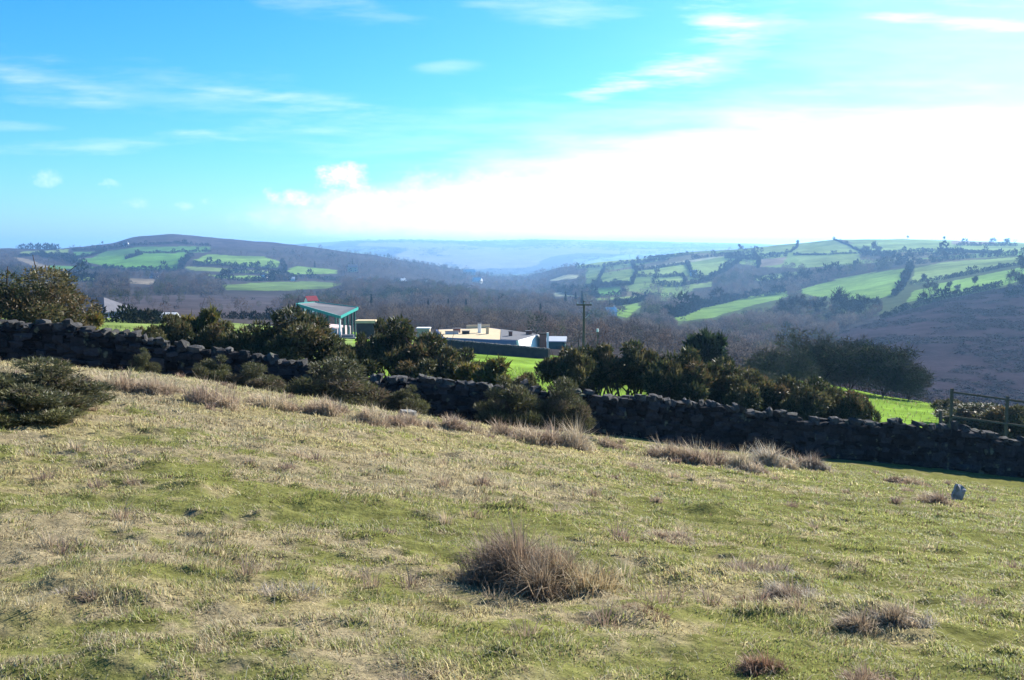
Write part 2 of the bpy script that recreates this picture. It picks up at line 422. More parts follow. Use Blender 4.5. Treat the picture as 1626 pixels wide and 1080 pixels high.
# valley sheet
nu, ny = 900, 760
uu = np.linspace(-1.0, 1.0, nu)
tt = np.linspace(0, 1, ny)
ywu = wall_y(uu)
Yv = np.exp(np.log(ywu)[:, None] * (1 - tt)[None, :] + math.log(9000.0) * tt[None, :])
Xv = uu[:, None] * Yv
zv = H(Xv.ravel(), Yv.ravel())
V = np.stack([Xv.ravel(), Yv.ravel(), zv], 1)
idx = np.arange(nu * ny).reshape(nu, ny)
Q = np.stack([idx[:-1, :-1], idx[1:, :-1], idx[1:, 1:], idx[:-1, 1:]], -1).reshape(-1, 4)
kind(mesh_np('valley_terrain', V, Q, M_VALLEY, col=cover(V[:, 0], V[:, 1], V[:, 2]), smooth=True), 'structure')

TANC = [(.46, .36, .24), (.50, .42, .27), (.36, .27, .19), (.28, .20, .15)]
PURP = [(.27, .19, .14), (.34, .25, .17), (.20, .14, .10), (.42, .33, .21)]
GRYC = [(.34, .30, .25), (.42, .38, .31), (.26, .22, .18)]
BRK = [(.22, .12, .075), (.17, .10, .07), (.28, .18, .11)]
TUFTS = [
    (85, 573, 95, 42, TANC, 'tall straw coloured grass standing on the crest above the dark heather'),
    (192, 618, 85, 34, TANC + PURP[:1], 'brown grass tuft beside the end of the dark heather bush'),
    (258, 624, 60, 30, TANC, 'tan grass tuft between the heather bush and the pinkish tussock'),
    (348, 645, 78, 46, TANC, 'large pinkish tan tussock in front of the pale boulder by the wall'),
    (430, 647, 76, 40, TANC + PURP[:1], 'ragged tan tussock just past the pale boulder'),
    (520, 655, 60, 32, TANC + PURP[:1], 'low brown tuft below the long gorse bush at the wall'),
    (590, 668, 90, 26, TANC + PURP[:2], 'wide flat brown tuft on the crest below the small round bush'),
    (655, 676, 80, 26, TANC, 'straw tuft on the crest just before the flat pale rock'),
    (730, 680, 70, 24, TANC + PURP[:1], 'low tuft of dead grass right under the flat pale rock'),
    (800, 690, 80, 26, PURP + TANC[:1], 'dark brown tuft on the slope below the pointed bush'),
    (848, 703, 62, 40, TANC, 'tan tussock under the pointed bush at the wall'),
    (905, 712, 70, 50, TANC + GRYC, 'tall wispy tussock under the yellowish bush at the wall'),
    (985, 690, 52, 22, TANC + PURP[:1], 'small brown tuft against the wall shadow past the wispy tussock'),
    (972, 712, 40, 22, PURP + TANC[:1], 'little dark tuft on the green turf past the wispy tussock'),
    (1062, 730, 80, 42, PURP + TANC[:2], 'reddish brown tussock at the start of the heathery fringe under the wall'),
    (1118, 738, 70, 40, TANC + PURP[:1], 'middle tussock of the heathery fringe with pale stalks'),
    (1178, 746, 80, 36, TANC + GRYC, 'bleached tussock in the heathery fringe with a long low shape'),
    (1228, 742, 60, 44, TANC + GRYC, 'wispy tall tussock near the end of the heathery fringe'),
    (1280, 742, 56, 28, PURP + GRYC, 'last thin tuft of the heathery fringe before open turf'),
    (450, 945, 120, 32, GRYC + TANC[:1], 'greyish spiky tuft low in the turf between the tussock and the pasture corner'),
    (1078, 858, 80, 26, TANC, 'small faded tuft on open turf uphill of the grey dead heather'),
    (1208, 912, 90, 40, GRYC + PURP[:1], 'grey dead heather clump with bare twigs'),
    (1262, 950, 80, 42, PURP + GRYC, 'darker dead heather clump with reddish edge next to the grey one'),
    (1185, 960, 80, 30, BRK + PURP[:1], 'low brown clump downhill of the grey dead heather'),
    (1385, 992, 90, 58, PURP + [(.10, .07, .06)], 'dark brown hummock of dead heather with a shaded front'),
    (1435, 985, 80, 34, TANC + GRYC, 'pale grass spilling over beside the dark heather hummock'),
    (1020, 972, 80, 26, BRK + PURP[:1], 'rusty bracken scraps near the big tussock'),
    (1210, 1062, 70, 36, BRK, 'dark red bracken clump in the turf'),
    (1410, 1085, 150, 46, PURP + BRK, 'dark clump of dead heather at the very bottom of the view'),
    (680, 1088, 120, 36, PURP + TANC[:1], 'brown clump at the bottom edge below the big tussock'),
    (1490, 800, 70, 26, PURP + TANC[:1], 'small dark tuft beside the standing grey stone'),
    (135, 945, 90, 24, PURP + GRYC, 'thin grey brown tuft in the green turf of the pasture corner'),
    (1440, 770, 60, 18, PURP, 'small brown tuft on turf near the wall shadow'),
]
DRY = [ground_at(t_[0], t_[1])[:2] + (t_[2] / F,) for t_ in TUFTS] + [ground_at(870, 930)[:2] + (240 / F,)]
# pasture sheet
def greenness(x, y):
    u = x / np.maximum(y, 3.0)
    g = 0.62 + 0.42 * N1.fbm(x * 0.33, y * 0.42, 4) + 0.60 * N2.fbm(x * 1.7, y * 2.1, 3)
    g = g + 0.40 * u - 0.34 * sstep(6.5, 11, y) * (1 - sstep(-0.02, 0.28, u)) + 0.10 * (1 - sstep(4, 7, y))
    g = g + 0.60 * N4.fbm(x * 8.0, y * 8.0, 2)
    for (tx, ty, tw) in DRY:
        r_ = tw * ty * .8
        g = g - .38 * np.exp(-((x - tx) / r_) ** 2 - ((y - ty + .1 * r_) / r_) ** 2)
    return np.clip(g, 0, 1)
STRAW = np.array((0.48, 0.41, 0.215)); PINKTAN = np.array((0.47, 0.395, 0.24)); GRN = np.array((0.33, 0.335, 0.10)); GRN2 = np.array((0.19, 0.225, 0.06)); BRN = np.array((0.17, 0.12, 0.07))
def field_col(x, y, rnd):
    g = greenness(x, y)[:, None]
    r = rnd[:, None]
    dry = np.where(N3.fbm(x * 0.7, y * 0.7, 2)[:, None] > 0.0, STRAW, PINKTAN) * (0.75 + 0.5 * r)
    grn = GRN * (1 - r) + GRN2 * r
    t = sstep(-0.18, 0.18, g - 0.5 + (np.roll(r, 1) - 0.5) * 1.0)
    return dry * (1 - t) + grn * t
nu2, ny2 = 620, 640
uu = np.linspace(-1.0, 1.0, nu2)
ywu = wall_y(uu)
t2 = np.linspace(0, 1, ny2)
y0 = -14.0
# rows dense from 2 m outwards
rows = np.concatenate([np.linspace(y0, 1.5, 40, endpoint=False), np.exp(np.linspace(math.log(1.5 + 3), math.log(1.0 * 30 + 3), ny2 - 40)) - 3])
Yp = np.minimum(rows[None, :], 1e9) * np.ones((nu2, 1))
sc = ywu / 30.0
Yp = np.where(Yp > 1.5, 1.5 + (Yp - 1.5) * ((ywu - 1.5) / 28.5)[:, None], Yp)
Xp = uu[:, None] * (np.maximum(Yp, 0) + np.interp(Yp, [-14, 0, 4, 12, 24], [14, 6, 3, 0.5, 0]))
zp = H(Xp.ravel(), Yp.ravel())
V = np.stack([Xp.ravel(), Yp.ravel(), zp], 1)
idx = np.arange(nu2 * ny2).reshape(nu2, ny2)
Q = np.stack([idx[:-1, :-1], idx[1:, :-1], idx[1:, 1:], idx[:-1, 1:]], -1).reshape(-1, 4)
pc = field_col(V[:, 0], V[:, 1], np.full(len(V), 0.5)) * 0.36 + BRN * 0.14
kind(mesh_np('pasture_ground', V, Q, M_PASTURE, col=pc, smooth=True), 'structure')

# ------------------------------------------------------------------ blades
def blades(P, L, Wd, az, lean, col, bend=1.25, tipcol=1.15):
    """P (n,3) roots, L lengths, Wd widths, az azimuth of lean, lean 0..1.6; returns V,T,C"""
    n = len(P)
    d = np.stack([np.cos(az), np.sin(az), np.zeros(n)], 1)
    s = np.stack([-np.sin(az + RNG.normal(0, .9, n)), np.cos(az + RNG.normal(0, .9, n)), np.zeros(n)], 1) * (Wd * 0.5)[:, None]
    a1 = lean * 0.5; a2 = lean * bend
    e1 = d * np.sin(a1)[:, None] + np.array((0, 0, 1.0)) * np.cos(a1)[:, None]
    e2 = d * np.sin(a2)[:, None] + np.array((0, 0, 1.0)) * np.cos(a2)[:, None]
    m = P + e1 * (L * 0.5)[:, None]; t = m + e2 * (L * 0.5)[:, None]
    V = np.stack([P - s, P + s, m - s * 0.75, m + s * 0.75, t], 1).reshape(-1, 3)
    b = (np.arange(n) * 5)[:, None]
    T = np.concatenate([b + np.array([[0, 1, 3]]), b + np.array([[0, 3, 2]]), b + np.array([[2, 3, 4]])], 0)
    C = np.repeat(col, 5, 0).reshape(n, 5, 3).copy()
    C[:, 4] *= tipcol
    return V, T, np.clip(C.reshape(-1, 3), 0, 0.95)

def join(parts):
    Vs, Ts, Cs = [], [], []; o = 0
    for v, t, c in parts:
        Vs.append(v); Ts.append(t + o); Cs.append(c); o += len(v)
    return np.concatenate(Vs), np.concatenate(Ts), np.concatenate(Cs)

parts = []
for (ya, yb, dens, L0, W0) in [(1.2, 3.4, 1200, .045, .006), (3.4, 5.0, 9000, .027, .0046), (5.0, 7.5, 6200, .029, .0056), (7.5, 11, 3300, .034, .0078), (11, 17, 1500, .04, .012), (17, 26.5, 650, .05, .018)]:
    wa = .66 * ya + 1.0; wb = .66 * yb + 1.0
    n = int(dens * (wa + wb) * (yb - ya))
    y = RNG.uniform(ya, yb, n); x = RNG.uniform(-1, 1, n) * (wa + (wb - wa) * (y - ya) / (yb - ya))
    ok = y < wall_y(x / y) - 0.8
    x, y = x[ok], y[ok]
    # clumpy sward: thin out some bare spots
    keep = RNG.random(len(x)) < 0.9 + 0.8 * N4.fbm(x * 5.0, y * 5.0, 2)
    x, y = x[keep], y[keep]; n = len(x)
    tuft = np.clip(N2.fbm(x * 5.5 + 5, y * 6.5, 3) * 1.8 + 0.75, 0.35, 1.9)
    dry = 1 - greenness(x, y)
    L = .82 * L0 * tuft * RNG.uniform(.55, 1.5, n) * (1 + .45 * dry)
    Wd = W0 * RNG.uniform(.6, 1.4, n)
    P = np.stack([x, y, H(x, y) - .004], 1)
    az = N1.n(x * .9, y * .9) * 5 + RNG.normal(0, 1.1, n)
    lean = RNG.uniform(.35, 1.35, n)
    fc = field_col(x, y, RNG.random(n)) * RNG.uniform(.75, 1.25, (n, 1))
    old = RNG.random(n) < .17
    fc[old] = BRN * RNG.uniform(.6, 1.4, (int(old.sum()), 1))
    parts.append(blades(P, L, Wd, az, lean, fc))
for (ya, yb, dens) in [(3.0, 5.5, 380), (5.5, 9, 190), (9, 15, 60)]:
    wa = .66 * ya + 1.0; wb = .66 * yb + 1.0
    n = int(dens * (wa + wb) * (yb - ya))
    y = RNG.uniform(ya, yb, n); x = RNG.uniform(-1, 1, n) * (wa + (wb - wa) * (y - ya) / (yb - ya))
    ok = RNG.random(n) < 1.25 - 1.1 * greenness(x, y)
    x, y = x[ok], y[ok]; n = len(x)
    P = np.stack([x, y, H(x, y) + .008], 1)
    cc = np.array([(.50, .43, .26), (.44, .36, .22), (.36, .29, .17), (.54, .48, .32), (.22, .16, .10)])[RNG.integers(0, 5, n)] * RNG.uniform(.7, 1.15, (n, 1))
    parts.append(blades(P, RNG.uniform(.03, .09, n), RNG.uniform(.7, 1.3, n) * .0007 * np.maximum(y, 4.2), RNG.uniform(0, 6.28, n), RNG.uniform(1.25, 1.8, n), cc, .95))
v, t, c = join(parts)
kind(mesh_np('pasture_grass', v, t, M_GRASS, col=c), 'stuff')

# ------------------------------------------------------------------ dry tufts
def tuft_mesh(seed, n, w, d, h, cols, wid, spread=0.9, flop=0.0, subs=9):
    """a ragged tussock: several uneven sub-clumps on an elliptical foot, leaning with the wind; base at z=0"""
    g = np.random.default_rng(seed)
    ka = g.uniform(0, 6.28, subs); kr = np.sqrt(g.random(subs)) * .40
    kx, ky = kr * np.cos(ka) * w, kr * np.sin(ka) * d
    kh = np.clip(g.lognormal(-.25, .40, subs), .3, 1.05) * (1.05 - .9 * kr)
    kw = g.uniform(.09, .22, subs) * w
    ks = g.uniform(.6, 1.4, subs); p = ks / ks.sum()
    kaz = g.normal(2.6, .9, subs); kc = g.integers(0, len(cols), subs)
    q = g.choice(subs, n, p=p)
    ox, oy = g.normal(0, .5, n), g.normal(0, .5, n)
    P = np.stack([kx[q] + ox * kw[q], ky[q] + oy * kw[q] * d / w, np.full(n, -.03)], 1)
    L = h * kh[q] * np.clip(g.lognormal(-.15, .38, n), .2, 1.5)
    out = np.arctan2(oy + .6 * ky[q] / d, ox + .6 * kx[q] / w)
    dx = np.cos(out) * .8 + np.cos(kaz[q]) * .55 + g.normal(0, .45, n); dy = np.sin(out) * .8 + np.sin(kaz[q]) * .55 + g.normal(0, .45, n)
    az = np.arctan2(dy, dx) + flop
    lean = np.clip(.30 + .75 * spread * np.hypot(ox, oy) + g.normal(0, .32, n), .03, 1.75)
    ci = g.integers(0, len(cols), n); blend = (g.random(n) * .8)[:, None]
    C = (np.array(cols)[ci] * blend + np.array(cols)[kc[q]] * (1 - blend)) * g.uniform(.6, 1.35, n)[:, None]
    return blades(P, L, np.full(n, wid) * g.uniform(.5, 1.4, n), az, lean, C, 1.7)

def slope_rot(x, y, rz, f=1.0):
    e = .25 if y < 60 else 3.0
    gx = (H1(x + e, y) - H1(x - e, y)) / (2 * e); gy = (H1(x, y + e) - H1(x, y - e)) / (2 * e)
    n = Vector((-gx * f, -gy * f, 1)).normalized()
    return (Vector((0, 0, 1)).rotation_difference(n) @ Quaternion((0, 0, 1), rz)).to_euler()
def put_tuft(name, px, py, wpx, hpx, n, cols, wid, label, cat, group=None, dep=0.8, spread=.9, flop=0., mat=None):
    x, y, z = ground_at(px, py)
    w = wpx / F * y; h = hpx / F * y * 1.1
    v, t, c = tuft_mesh(int(px * 7 + py), n, w, w * dep, h, cols, wid, spread, flop)
    o = mesh_np(name, v, t, mat or M_DRY, col=c)
    o.location = (x, y, z); o.rotation_euler = slope_rot(x, y, 0)
    return tag(o, label, cat, group)

# the big tussock: twiggy brown crown over dead grass skirt
bx, by, bz = ground_at(862, 935)
big = thing('heather_tussock', (bx, by, bz), 'big brown wiry tussock standing alone in the middle of the pasture', 'tussock')
v1 = tuft_mesh(5, 7500, .56, .50, .46, [(.22, .15, .105), (.28, .20, .135), (.15, .105, .078), (.34, .26, .17)], .0055, .8, 0., 13)
mesh_np('stems', *v1[:2], M_DRY, big, col=v1[2]).location = (-.10, .05, 0)
v1 = tuft_mesh(8, 3000, .50, .46, .27, [(.40, .32, .17), (.34, .24, .13), (.45, .38, .22)], .006, 1.15, .0)
mesh_np('dry_skirt', *v1[:2], M_DRY, big, col=v1[2]).location = (.22, -.04, -.01)

for i, (px, py, w, h, cols, lab) in enumerate(TUFTS):
    yy = ground_at(px, py)[1]
    put_tuft('bracken_clump' if cols[0] == BRK[0] else 'grass_tussock', px, py, w * 1.25, h * .85, 2200, cols, .0008 * yy if yy > 6 else .0048, lab,
             'bracken' if cols[0] == BRK[0] else 'grass tussock')

# many small nameless wisps across the turf
wp = []
for k in range(230):
    y = RNG.uniform(4, 24); x = RNG.uniform(-.62, .62) * y
    if y > wall_y(np.array([x / y]))[0] - 2: continue
    dry = 1 - greenness(np.array([x]), np.array([y]))[0]
    if RNG.random() > .25 + dry: continue
    n = 60
    a = RNG.uniform(0, 6.28, n); r = RNG.random(n) * (.05 + .05 * RNG.random())
    P = np.stack([x + r * np.cos(a), y + r * np.sin(a), np.full(n, H1(x, y) - .01)], 1)
    L = RNG.uniform(.05, .16) * RNG.uniform(.5, 1.3, n)
    cc = (TANC + PURP[:2])[RNG.integers(0, 6)]
    wp.append(blades(P, L, np.full(n, max(.004, .0009 * y)), a, RNG.uniform(.2, 1.2, n), np.array([cc]) * RNG.uniform(.7, 1.3, n)[:, None]))
v, t, c = join(wp)
kind(mesh_np('withered_grass', v, t, M_DRY, col=c), 'stuff')

# ------------------------------------------------------------------ stones
CUBE = np.array([(i, j, k) for i in (-1, 0, 1) for j in (-1, 0, 1) for k in (-1, 0, 1) if (i, j, k) != (0, 0, 0)], float)
def _cube_quads():
    ix = {tuple(p): n for n, p in enumerate(CUBE.astype(int).tolist())}
    q = []
    for ax in range(3):
        b, c = [(1, 2), (2, 0), (0, 1)][ax]
        for s in (-1, 1):
            for i in (-1, 0):
                for j in (-1, 0):
                    f = []
                    for (di, dj) in ((0, 0), (1, 0), (1, 1), (0, 1)):
                        p = [0, 0, 0]; p[ax] = s; p[b] = i + di; p[c] = j + dj
                        f.append(ix[tuple(p)])
                    q.append(f if s > 0 else f[::-1])
    return np.array(q)
CQ = _cube_quads()
def stones(C, S, rot, tilt, rng, k=.3, jit=.14):
    """C centres, S half sizes, rot about z, tilt about local y"""
    n = len(C)
    nr = np.linalg.norm(CUBE, axis=1, keepdims=True)
    T = CUBE * (1 - k) + CUBE / nr * 1.25 * k
    V = T[None] + rng.normal(0, jit, (n, 26, 3))
    V = V * S[:, None, :]
    ct, st = np.cos(tilt)[:, None], np.sin(tilt)[:, None]
    x = V[..., 0] * ct + V[..., 2] * st; z = -V[..., 0] * st + V[..., 2] * ct; y = V[..., 1]
    cr, sr = np.cos(rot)[:, None], np.sin(rot)[:, None]
    V = np.stack([x * cr - y * sr, x * sr + y * cr, z], -1) + C[:, None, :]
    Q = (CQ[None] + (np.arange(n) * 26)[:, None, None]).reshape(-1, 4)
    return V.reshape(-1, 3), Q

wu = np.linspace(-.9, .86, 900)
wy = wall_y(wu); wx = wu * wy
wz = np.interp(wu, UG, WALL_BASE)
arc = np.concatenate([[0], np.cumsum(np.hypot(np.diff(wx), np.diff(wy)))])
LEN = arc[-1]
g = np.random.default_rng(11)
Cc, Ss, Rr, Tt, Kc = [], [], [], [], []
def wall_h(s):
    q = np.array([s]); z0 = np.array([0.])
    return WALL_H + .10 * N3.n(q * .22, z0)[0] + .09 * N4.n(q * .95, z0)[0]
def wall_frame(s):
    x = np.interp(s, arc, wx); y = np.interp(s, arc, wy); z = np.interp(s, arc, wz)
    dx = np.interp(s + .3, arc, wx) - np.interp(s - .3, arc, wx); dy = np.interp(s + .3, arc, wy) - np.interp(s - .3, arc, wy)
    return x, y, z, math.atan2(dy, dx)
for side in (-1, 1):
    zc = 0.0
    course = 0
    while zc < WALL_H + .12:
        hh = g.uniform(.13, .22)
        s = g.uniform(0, .3)
        while s < LEN:
            l = g.uniform(.16, .46) * (1.25 if course < 2 else 1)
            x, y, z, r = wall_frame(s + l / 2)
            if zc + hh > wall_h(s + l / 2) - .08:
                s += l * .97; continue
            batter = .30 - .10 * zc / WALL_H
            off = side * (batter - .12) + g.normal(0, .045)
            h2 = hh * g.uniform(.8, 1.2)
            wob = .05 * N1.n(np.array([s * .8]), np.array([zc * 2.]))[0]
            Cc.append((x - math.sin(r) * off, y + math.cos(r) * off, z + zc + hh / 2 + wob - .03)); Ss.append((l * .5, .15, h2 * .52))
            Rr.append(r + g.normal(0, .10)); Tt.append(g.normal(0, .08)); Kc.append(g.uniform(.35, 1.7))
            s += l * .97
        zc += hh * .95; course += 1
Kc = np.array(Kc)
v, q = stones(np.array(Cc), np.array(Ss), np.array(Rr), np.array(Tt), g, .34, .15)
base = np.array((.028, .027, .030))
wallo = thing('dry_stone_wall', (0, 0, 0), 'long dark dry stone wall running across the whole pasture edge', 'wall')
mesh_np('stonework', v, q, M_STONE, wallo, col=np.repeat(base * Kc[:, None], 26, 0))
# rubble filling between both faces
mv = []; mq = []
for i, s in enumerate(np.linspace(0.05, LEN - .05, 260)):
    x, y, z, r = wall_frame(s)
    for off, zz in ((-.13, -.2), (.13, -.2), (.09, WALL_H - .48), (-.09, WALL_H - .48)):
        mv.append((x - math.sin(r) * off, y + math.cos(r) * off, z + zz))
    if i:
        a = (i - 1) * 4; b = i * 4
        for k in range(4): mq.append((a + k, b + k, b + (k + 1) % 4, a + (k + 1) % 4))
mesh_np('rubble_core', np.array(mv), np.array(mq), M_DARKWALL, wallo)
# coping
Cc, Ss, Rr, Tt, Kc = [], [], [], [], []
s = .1
while s < LEN:
    l = g.uniform(.14, .42)
    x, y, z, r = wall_frame(s + l / 2)
    up = g.random() < .25
    hh = g.uniform(.12, .20) * (1.35 if up else 1)
    if g.random() > .16:
        l *= g.uniform(.6, 1.0)
        Cc.append((x + g.normal(0, .04), y + g.normal(0, .04), z + wall_h(s) - .20 + hh * .40 + g.normal(0, .03)))
        Ss.append((l * .5 * (.75 if up else 1), g.uniform(.16, .25), hh * .55)); Rr.append(r + g.normal(0, .3)); Tt.append(g.normal(0, .22)); Kc.append(g.uniform(.7, 1.5))
    s += l * .95
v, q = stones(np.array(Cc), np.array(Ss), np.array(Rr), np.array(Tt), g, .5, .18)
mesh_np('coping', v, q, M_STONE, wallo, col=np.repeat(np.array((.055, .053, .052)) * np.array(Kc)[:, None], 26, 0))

def rock(px, py, w, d, h, label, colr, seed, tilt=.1):
    x, y, z = ground_at(px, py)
    gg = np.random.default_rng(seed)
    v, q = stones(np.array([(0, 0, h * .35)]), np.array([(w / 2, d / 2, h * .65)]), np.array([gg.uniform(-.3, .3)]), np.array([tilt]), gg, .45, .12)
    # one midpoint split with jitter for a less regular outline
    o = mesh_np('field_stone', v, q, M_STONE, col=np.tile(np.array(colr), (26, 1)))
    m = o.modifiers.new('Subdivision', 'SUBSURF'); m.levels = 2; m.render_levels = 2; m.subdivision_type = 'SIMPLE'
    tx = bpy.data.textures.new('rock_relief', 'CLOUDS'); tx.noise_scale = .12
    dm = o.modifiers.new('Displace', 'DISPLACE'); dm.texture = tx; dm.strength = .05
    o.location = (x, y, z)
    return tag(o, label, 'stone')
rock(1521, 791, .17, .2, .22, 'upright grey stone in the turf close to the wall shadow', (.30, .29, .30), 3, .25)
rock(752, 660, .75, .45, .18, 'flat pale rock on the crest in front of the pointed bush', (.20, .195, .19), 4, .18)
rock(373, 607, .42, .40, .26, 'pale boulder on the crest behind the large pinkish tussock', (.20, .195, .20), 5)
rock(648, 661, .35, .3, .12, 'small half buried stone on the crest under the round bush', (.20, .195, .185), 6)

# ------------------------------------------------------------------ shrubs
def leaf_cloud(g, blobs, n, size, cols, weights, elong=1.6, upb=.35, shell=.55):
    """small leaf faces spread through a set of lobes"""
    vol = np.array([b[3] * b[4] * b[5] for b in blobs]) ** .67; vol /= vol.sum()
    q = g.choice(len(blobs), n, p=vol)
    B = np.array(blobs)[q]
    d = g.normal(0, 1, (n, 3)); d /= np.linalg.norm(d, axis=1, keepdims=True)
    r = (shell + (1.08 - shell) * g.random(n) ** .7)[:, None]
    P = B[:, :3] + d * r * B[:, 3:6]
    ax = d * .8 + g.normal(0, .6, (n, 3)) + np.array((0, 0, upb)); ax /= np.linalg.norm(ax, axis=1, keepdims=True)
    sd = np.cross(ax, g.normal(0, 1, (n, 3))); sd /= np.linalg.norm(sd, axis=1, keepdims=True) + 1e-9
    s = size * g.uniform(.5, 1.5, n)[:, None]
    V = np.stack([P - sd * s * .5, P + sd * s * .5, P + ax * s * elong + sd * s * .1 * g.normal(0, 1, (n, 1))], 1).reshape(-1, 3)
    T = np.arange(n * 3).reshape(n, 3)
    w = np.array(weights) / np.sum(weights)
    lobe = g.choice(len(cols), len(blobs), p=w)      # each lobe leans towards one tint
    ci = np.where(g.random(n) < .6, lobe[q], g.choice(len(cols), n, p=w))
    C = np.array(cols)[ci] * g.uniform(.6, 1.4, n)[:, None]
    return V, T, np.repeat(C, 3, 0)

def stem_mesh(g, roots, tips, r0, name, mat, parent):
    m = MB()
    for t in tips:
        b = roots[g.integers(0, len(roots))]
        b = np.array(b); t = np.array(t)
        mid = b * .5 + t * .5 + np.array((*(g.normal(0, .12, 2) * np.linalg.norm(t - b)), .06))
        m.tube(b, mid, r0, r0 * .7, 5); m.tube(mid, t, r0 * .7, r0 * .25, 5)
        for k in range(2):
            e = t + g.normal(0, .16, 3) * np.linalg.norm(t - b)
            m.tube(mid * .4 + t * .6, e, r0 * .4, r0 * .15, 4)
    return m.build(name, mat, parent)

GORSE = [(.045, .055, .02), (.075, .075, .028), (.115, .10, .042), (.115, .08, .035), (.03, .04, .016)]
def gorse_proto(seed, name, label, cat, group, cols=GORSE, wts=(3, 3, 2, 1.6, 2), n=5200, leggy=.35, lobes=13, size=.045, leafmat_=None, fall=.8, fill=False, elong=2.3, upb=.35):
    """unit bush: about 1 wide, 1 high, base at z=0"""
    g = np.random.default_rng(seed)
    root = thing(name, (0, 0, 0), label, cat, group)
    blobs = []
    for k in range(lobes):
        a = g.uniform(0, 6.28); r = .43 * math.sqrt(g.random())
        top = (1 - fall * max(0, r - .16) ** 1.2) * g.uniform(.58, 1.0)
        rr = g.uniform(.085, .165)
        z = max(top - rr * .8, leggy + rr * .6)
        if k % 3 == 2 or (fill and k % 3 == 1): z = g.uniform(leggy + rr * .4, max(leggy + rr, z))
        blobs.append((r * math.cos(a), r * math.sin(a), z, rr * g.uniform(.9, 1.4), rr * g.uniform(.9, 1.4), rr * g.uniform(.65, .95)))
    v, t, c = leaf_cloud(g, blobs, n, size, cols, wts, elong, upb)
    mesh_np('foliage', v, t, leafmat_ or M_LEAF, root, col=c)
    roots = [(g.normal(0, .10), g.normal(0, .10), -.08) for _ in range(6)]
    stem_mesh(g, roots, [b[:3] for b in blobs], .018, 'stems', M_BARK, root)
    return root
def place(root, px, pytop, wpx, Y, label, rz, group=None, first=False, ybase=None):
    x, y, zt = at(px, pytop, Y)
    zb = H1(x, y) if ybase is None else at(px, ybase, Y)[2]
    h = max(zt - zb, .3) * 1.02; w = wpx / F * Y * 1.15
    if first:
        o = root; o.location = (x, y, zb); o.rotation_euler = (0, 0, rz); o.scale = (w, w, h); o['label'] = label
        if group: o['group'] = group
        return o
    return dup(root, (x, y, zb), rz, (w, w, h), label, group)

RUST = (2.5, 2.5, 3, 2.6, 2); YEL = [(.12, .12, .025), (.17, .15, .03), (.09, .09, .025), (.16, .10, .03)]
gp = [gorse_proto(21, 'gorse_bush', 'x', 'gorse bush', None, n=8000, size=.024, lobes=18, leggy=.46),
      gorse_proto(22, 'gorse_bush', 'x', 'gorse bush', None, n=10000, leggy=.12, lobes=24, size=.026),
      gorse_proto(23, 'gorse_bush', 'x', 'gorse bush', None, wts=RUST, n=14000, leggy=.05, lobes=30, size=.022),
      gorse_proto(24, 'gorse_bush', 'x', 'gorse bush', None, cols=YEL, wts=(2, 2, 2, 1), n=5000, leggy=.10, lobes=14, size=.04),
      gorse_proto(25, 'gorse_bush', 'x', 'gorse bush', None, n=10000, leggy=.48, lobes=24, size=.024),
      gorse_proto(26, 'gorse_bush', 'x', 'gorse bush', None, wts=RUST, n=34000, leggy=.0, lobes=46, size=.0115, fall=1.6, fill=True)]
used = set()
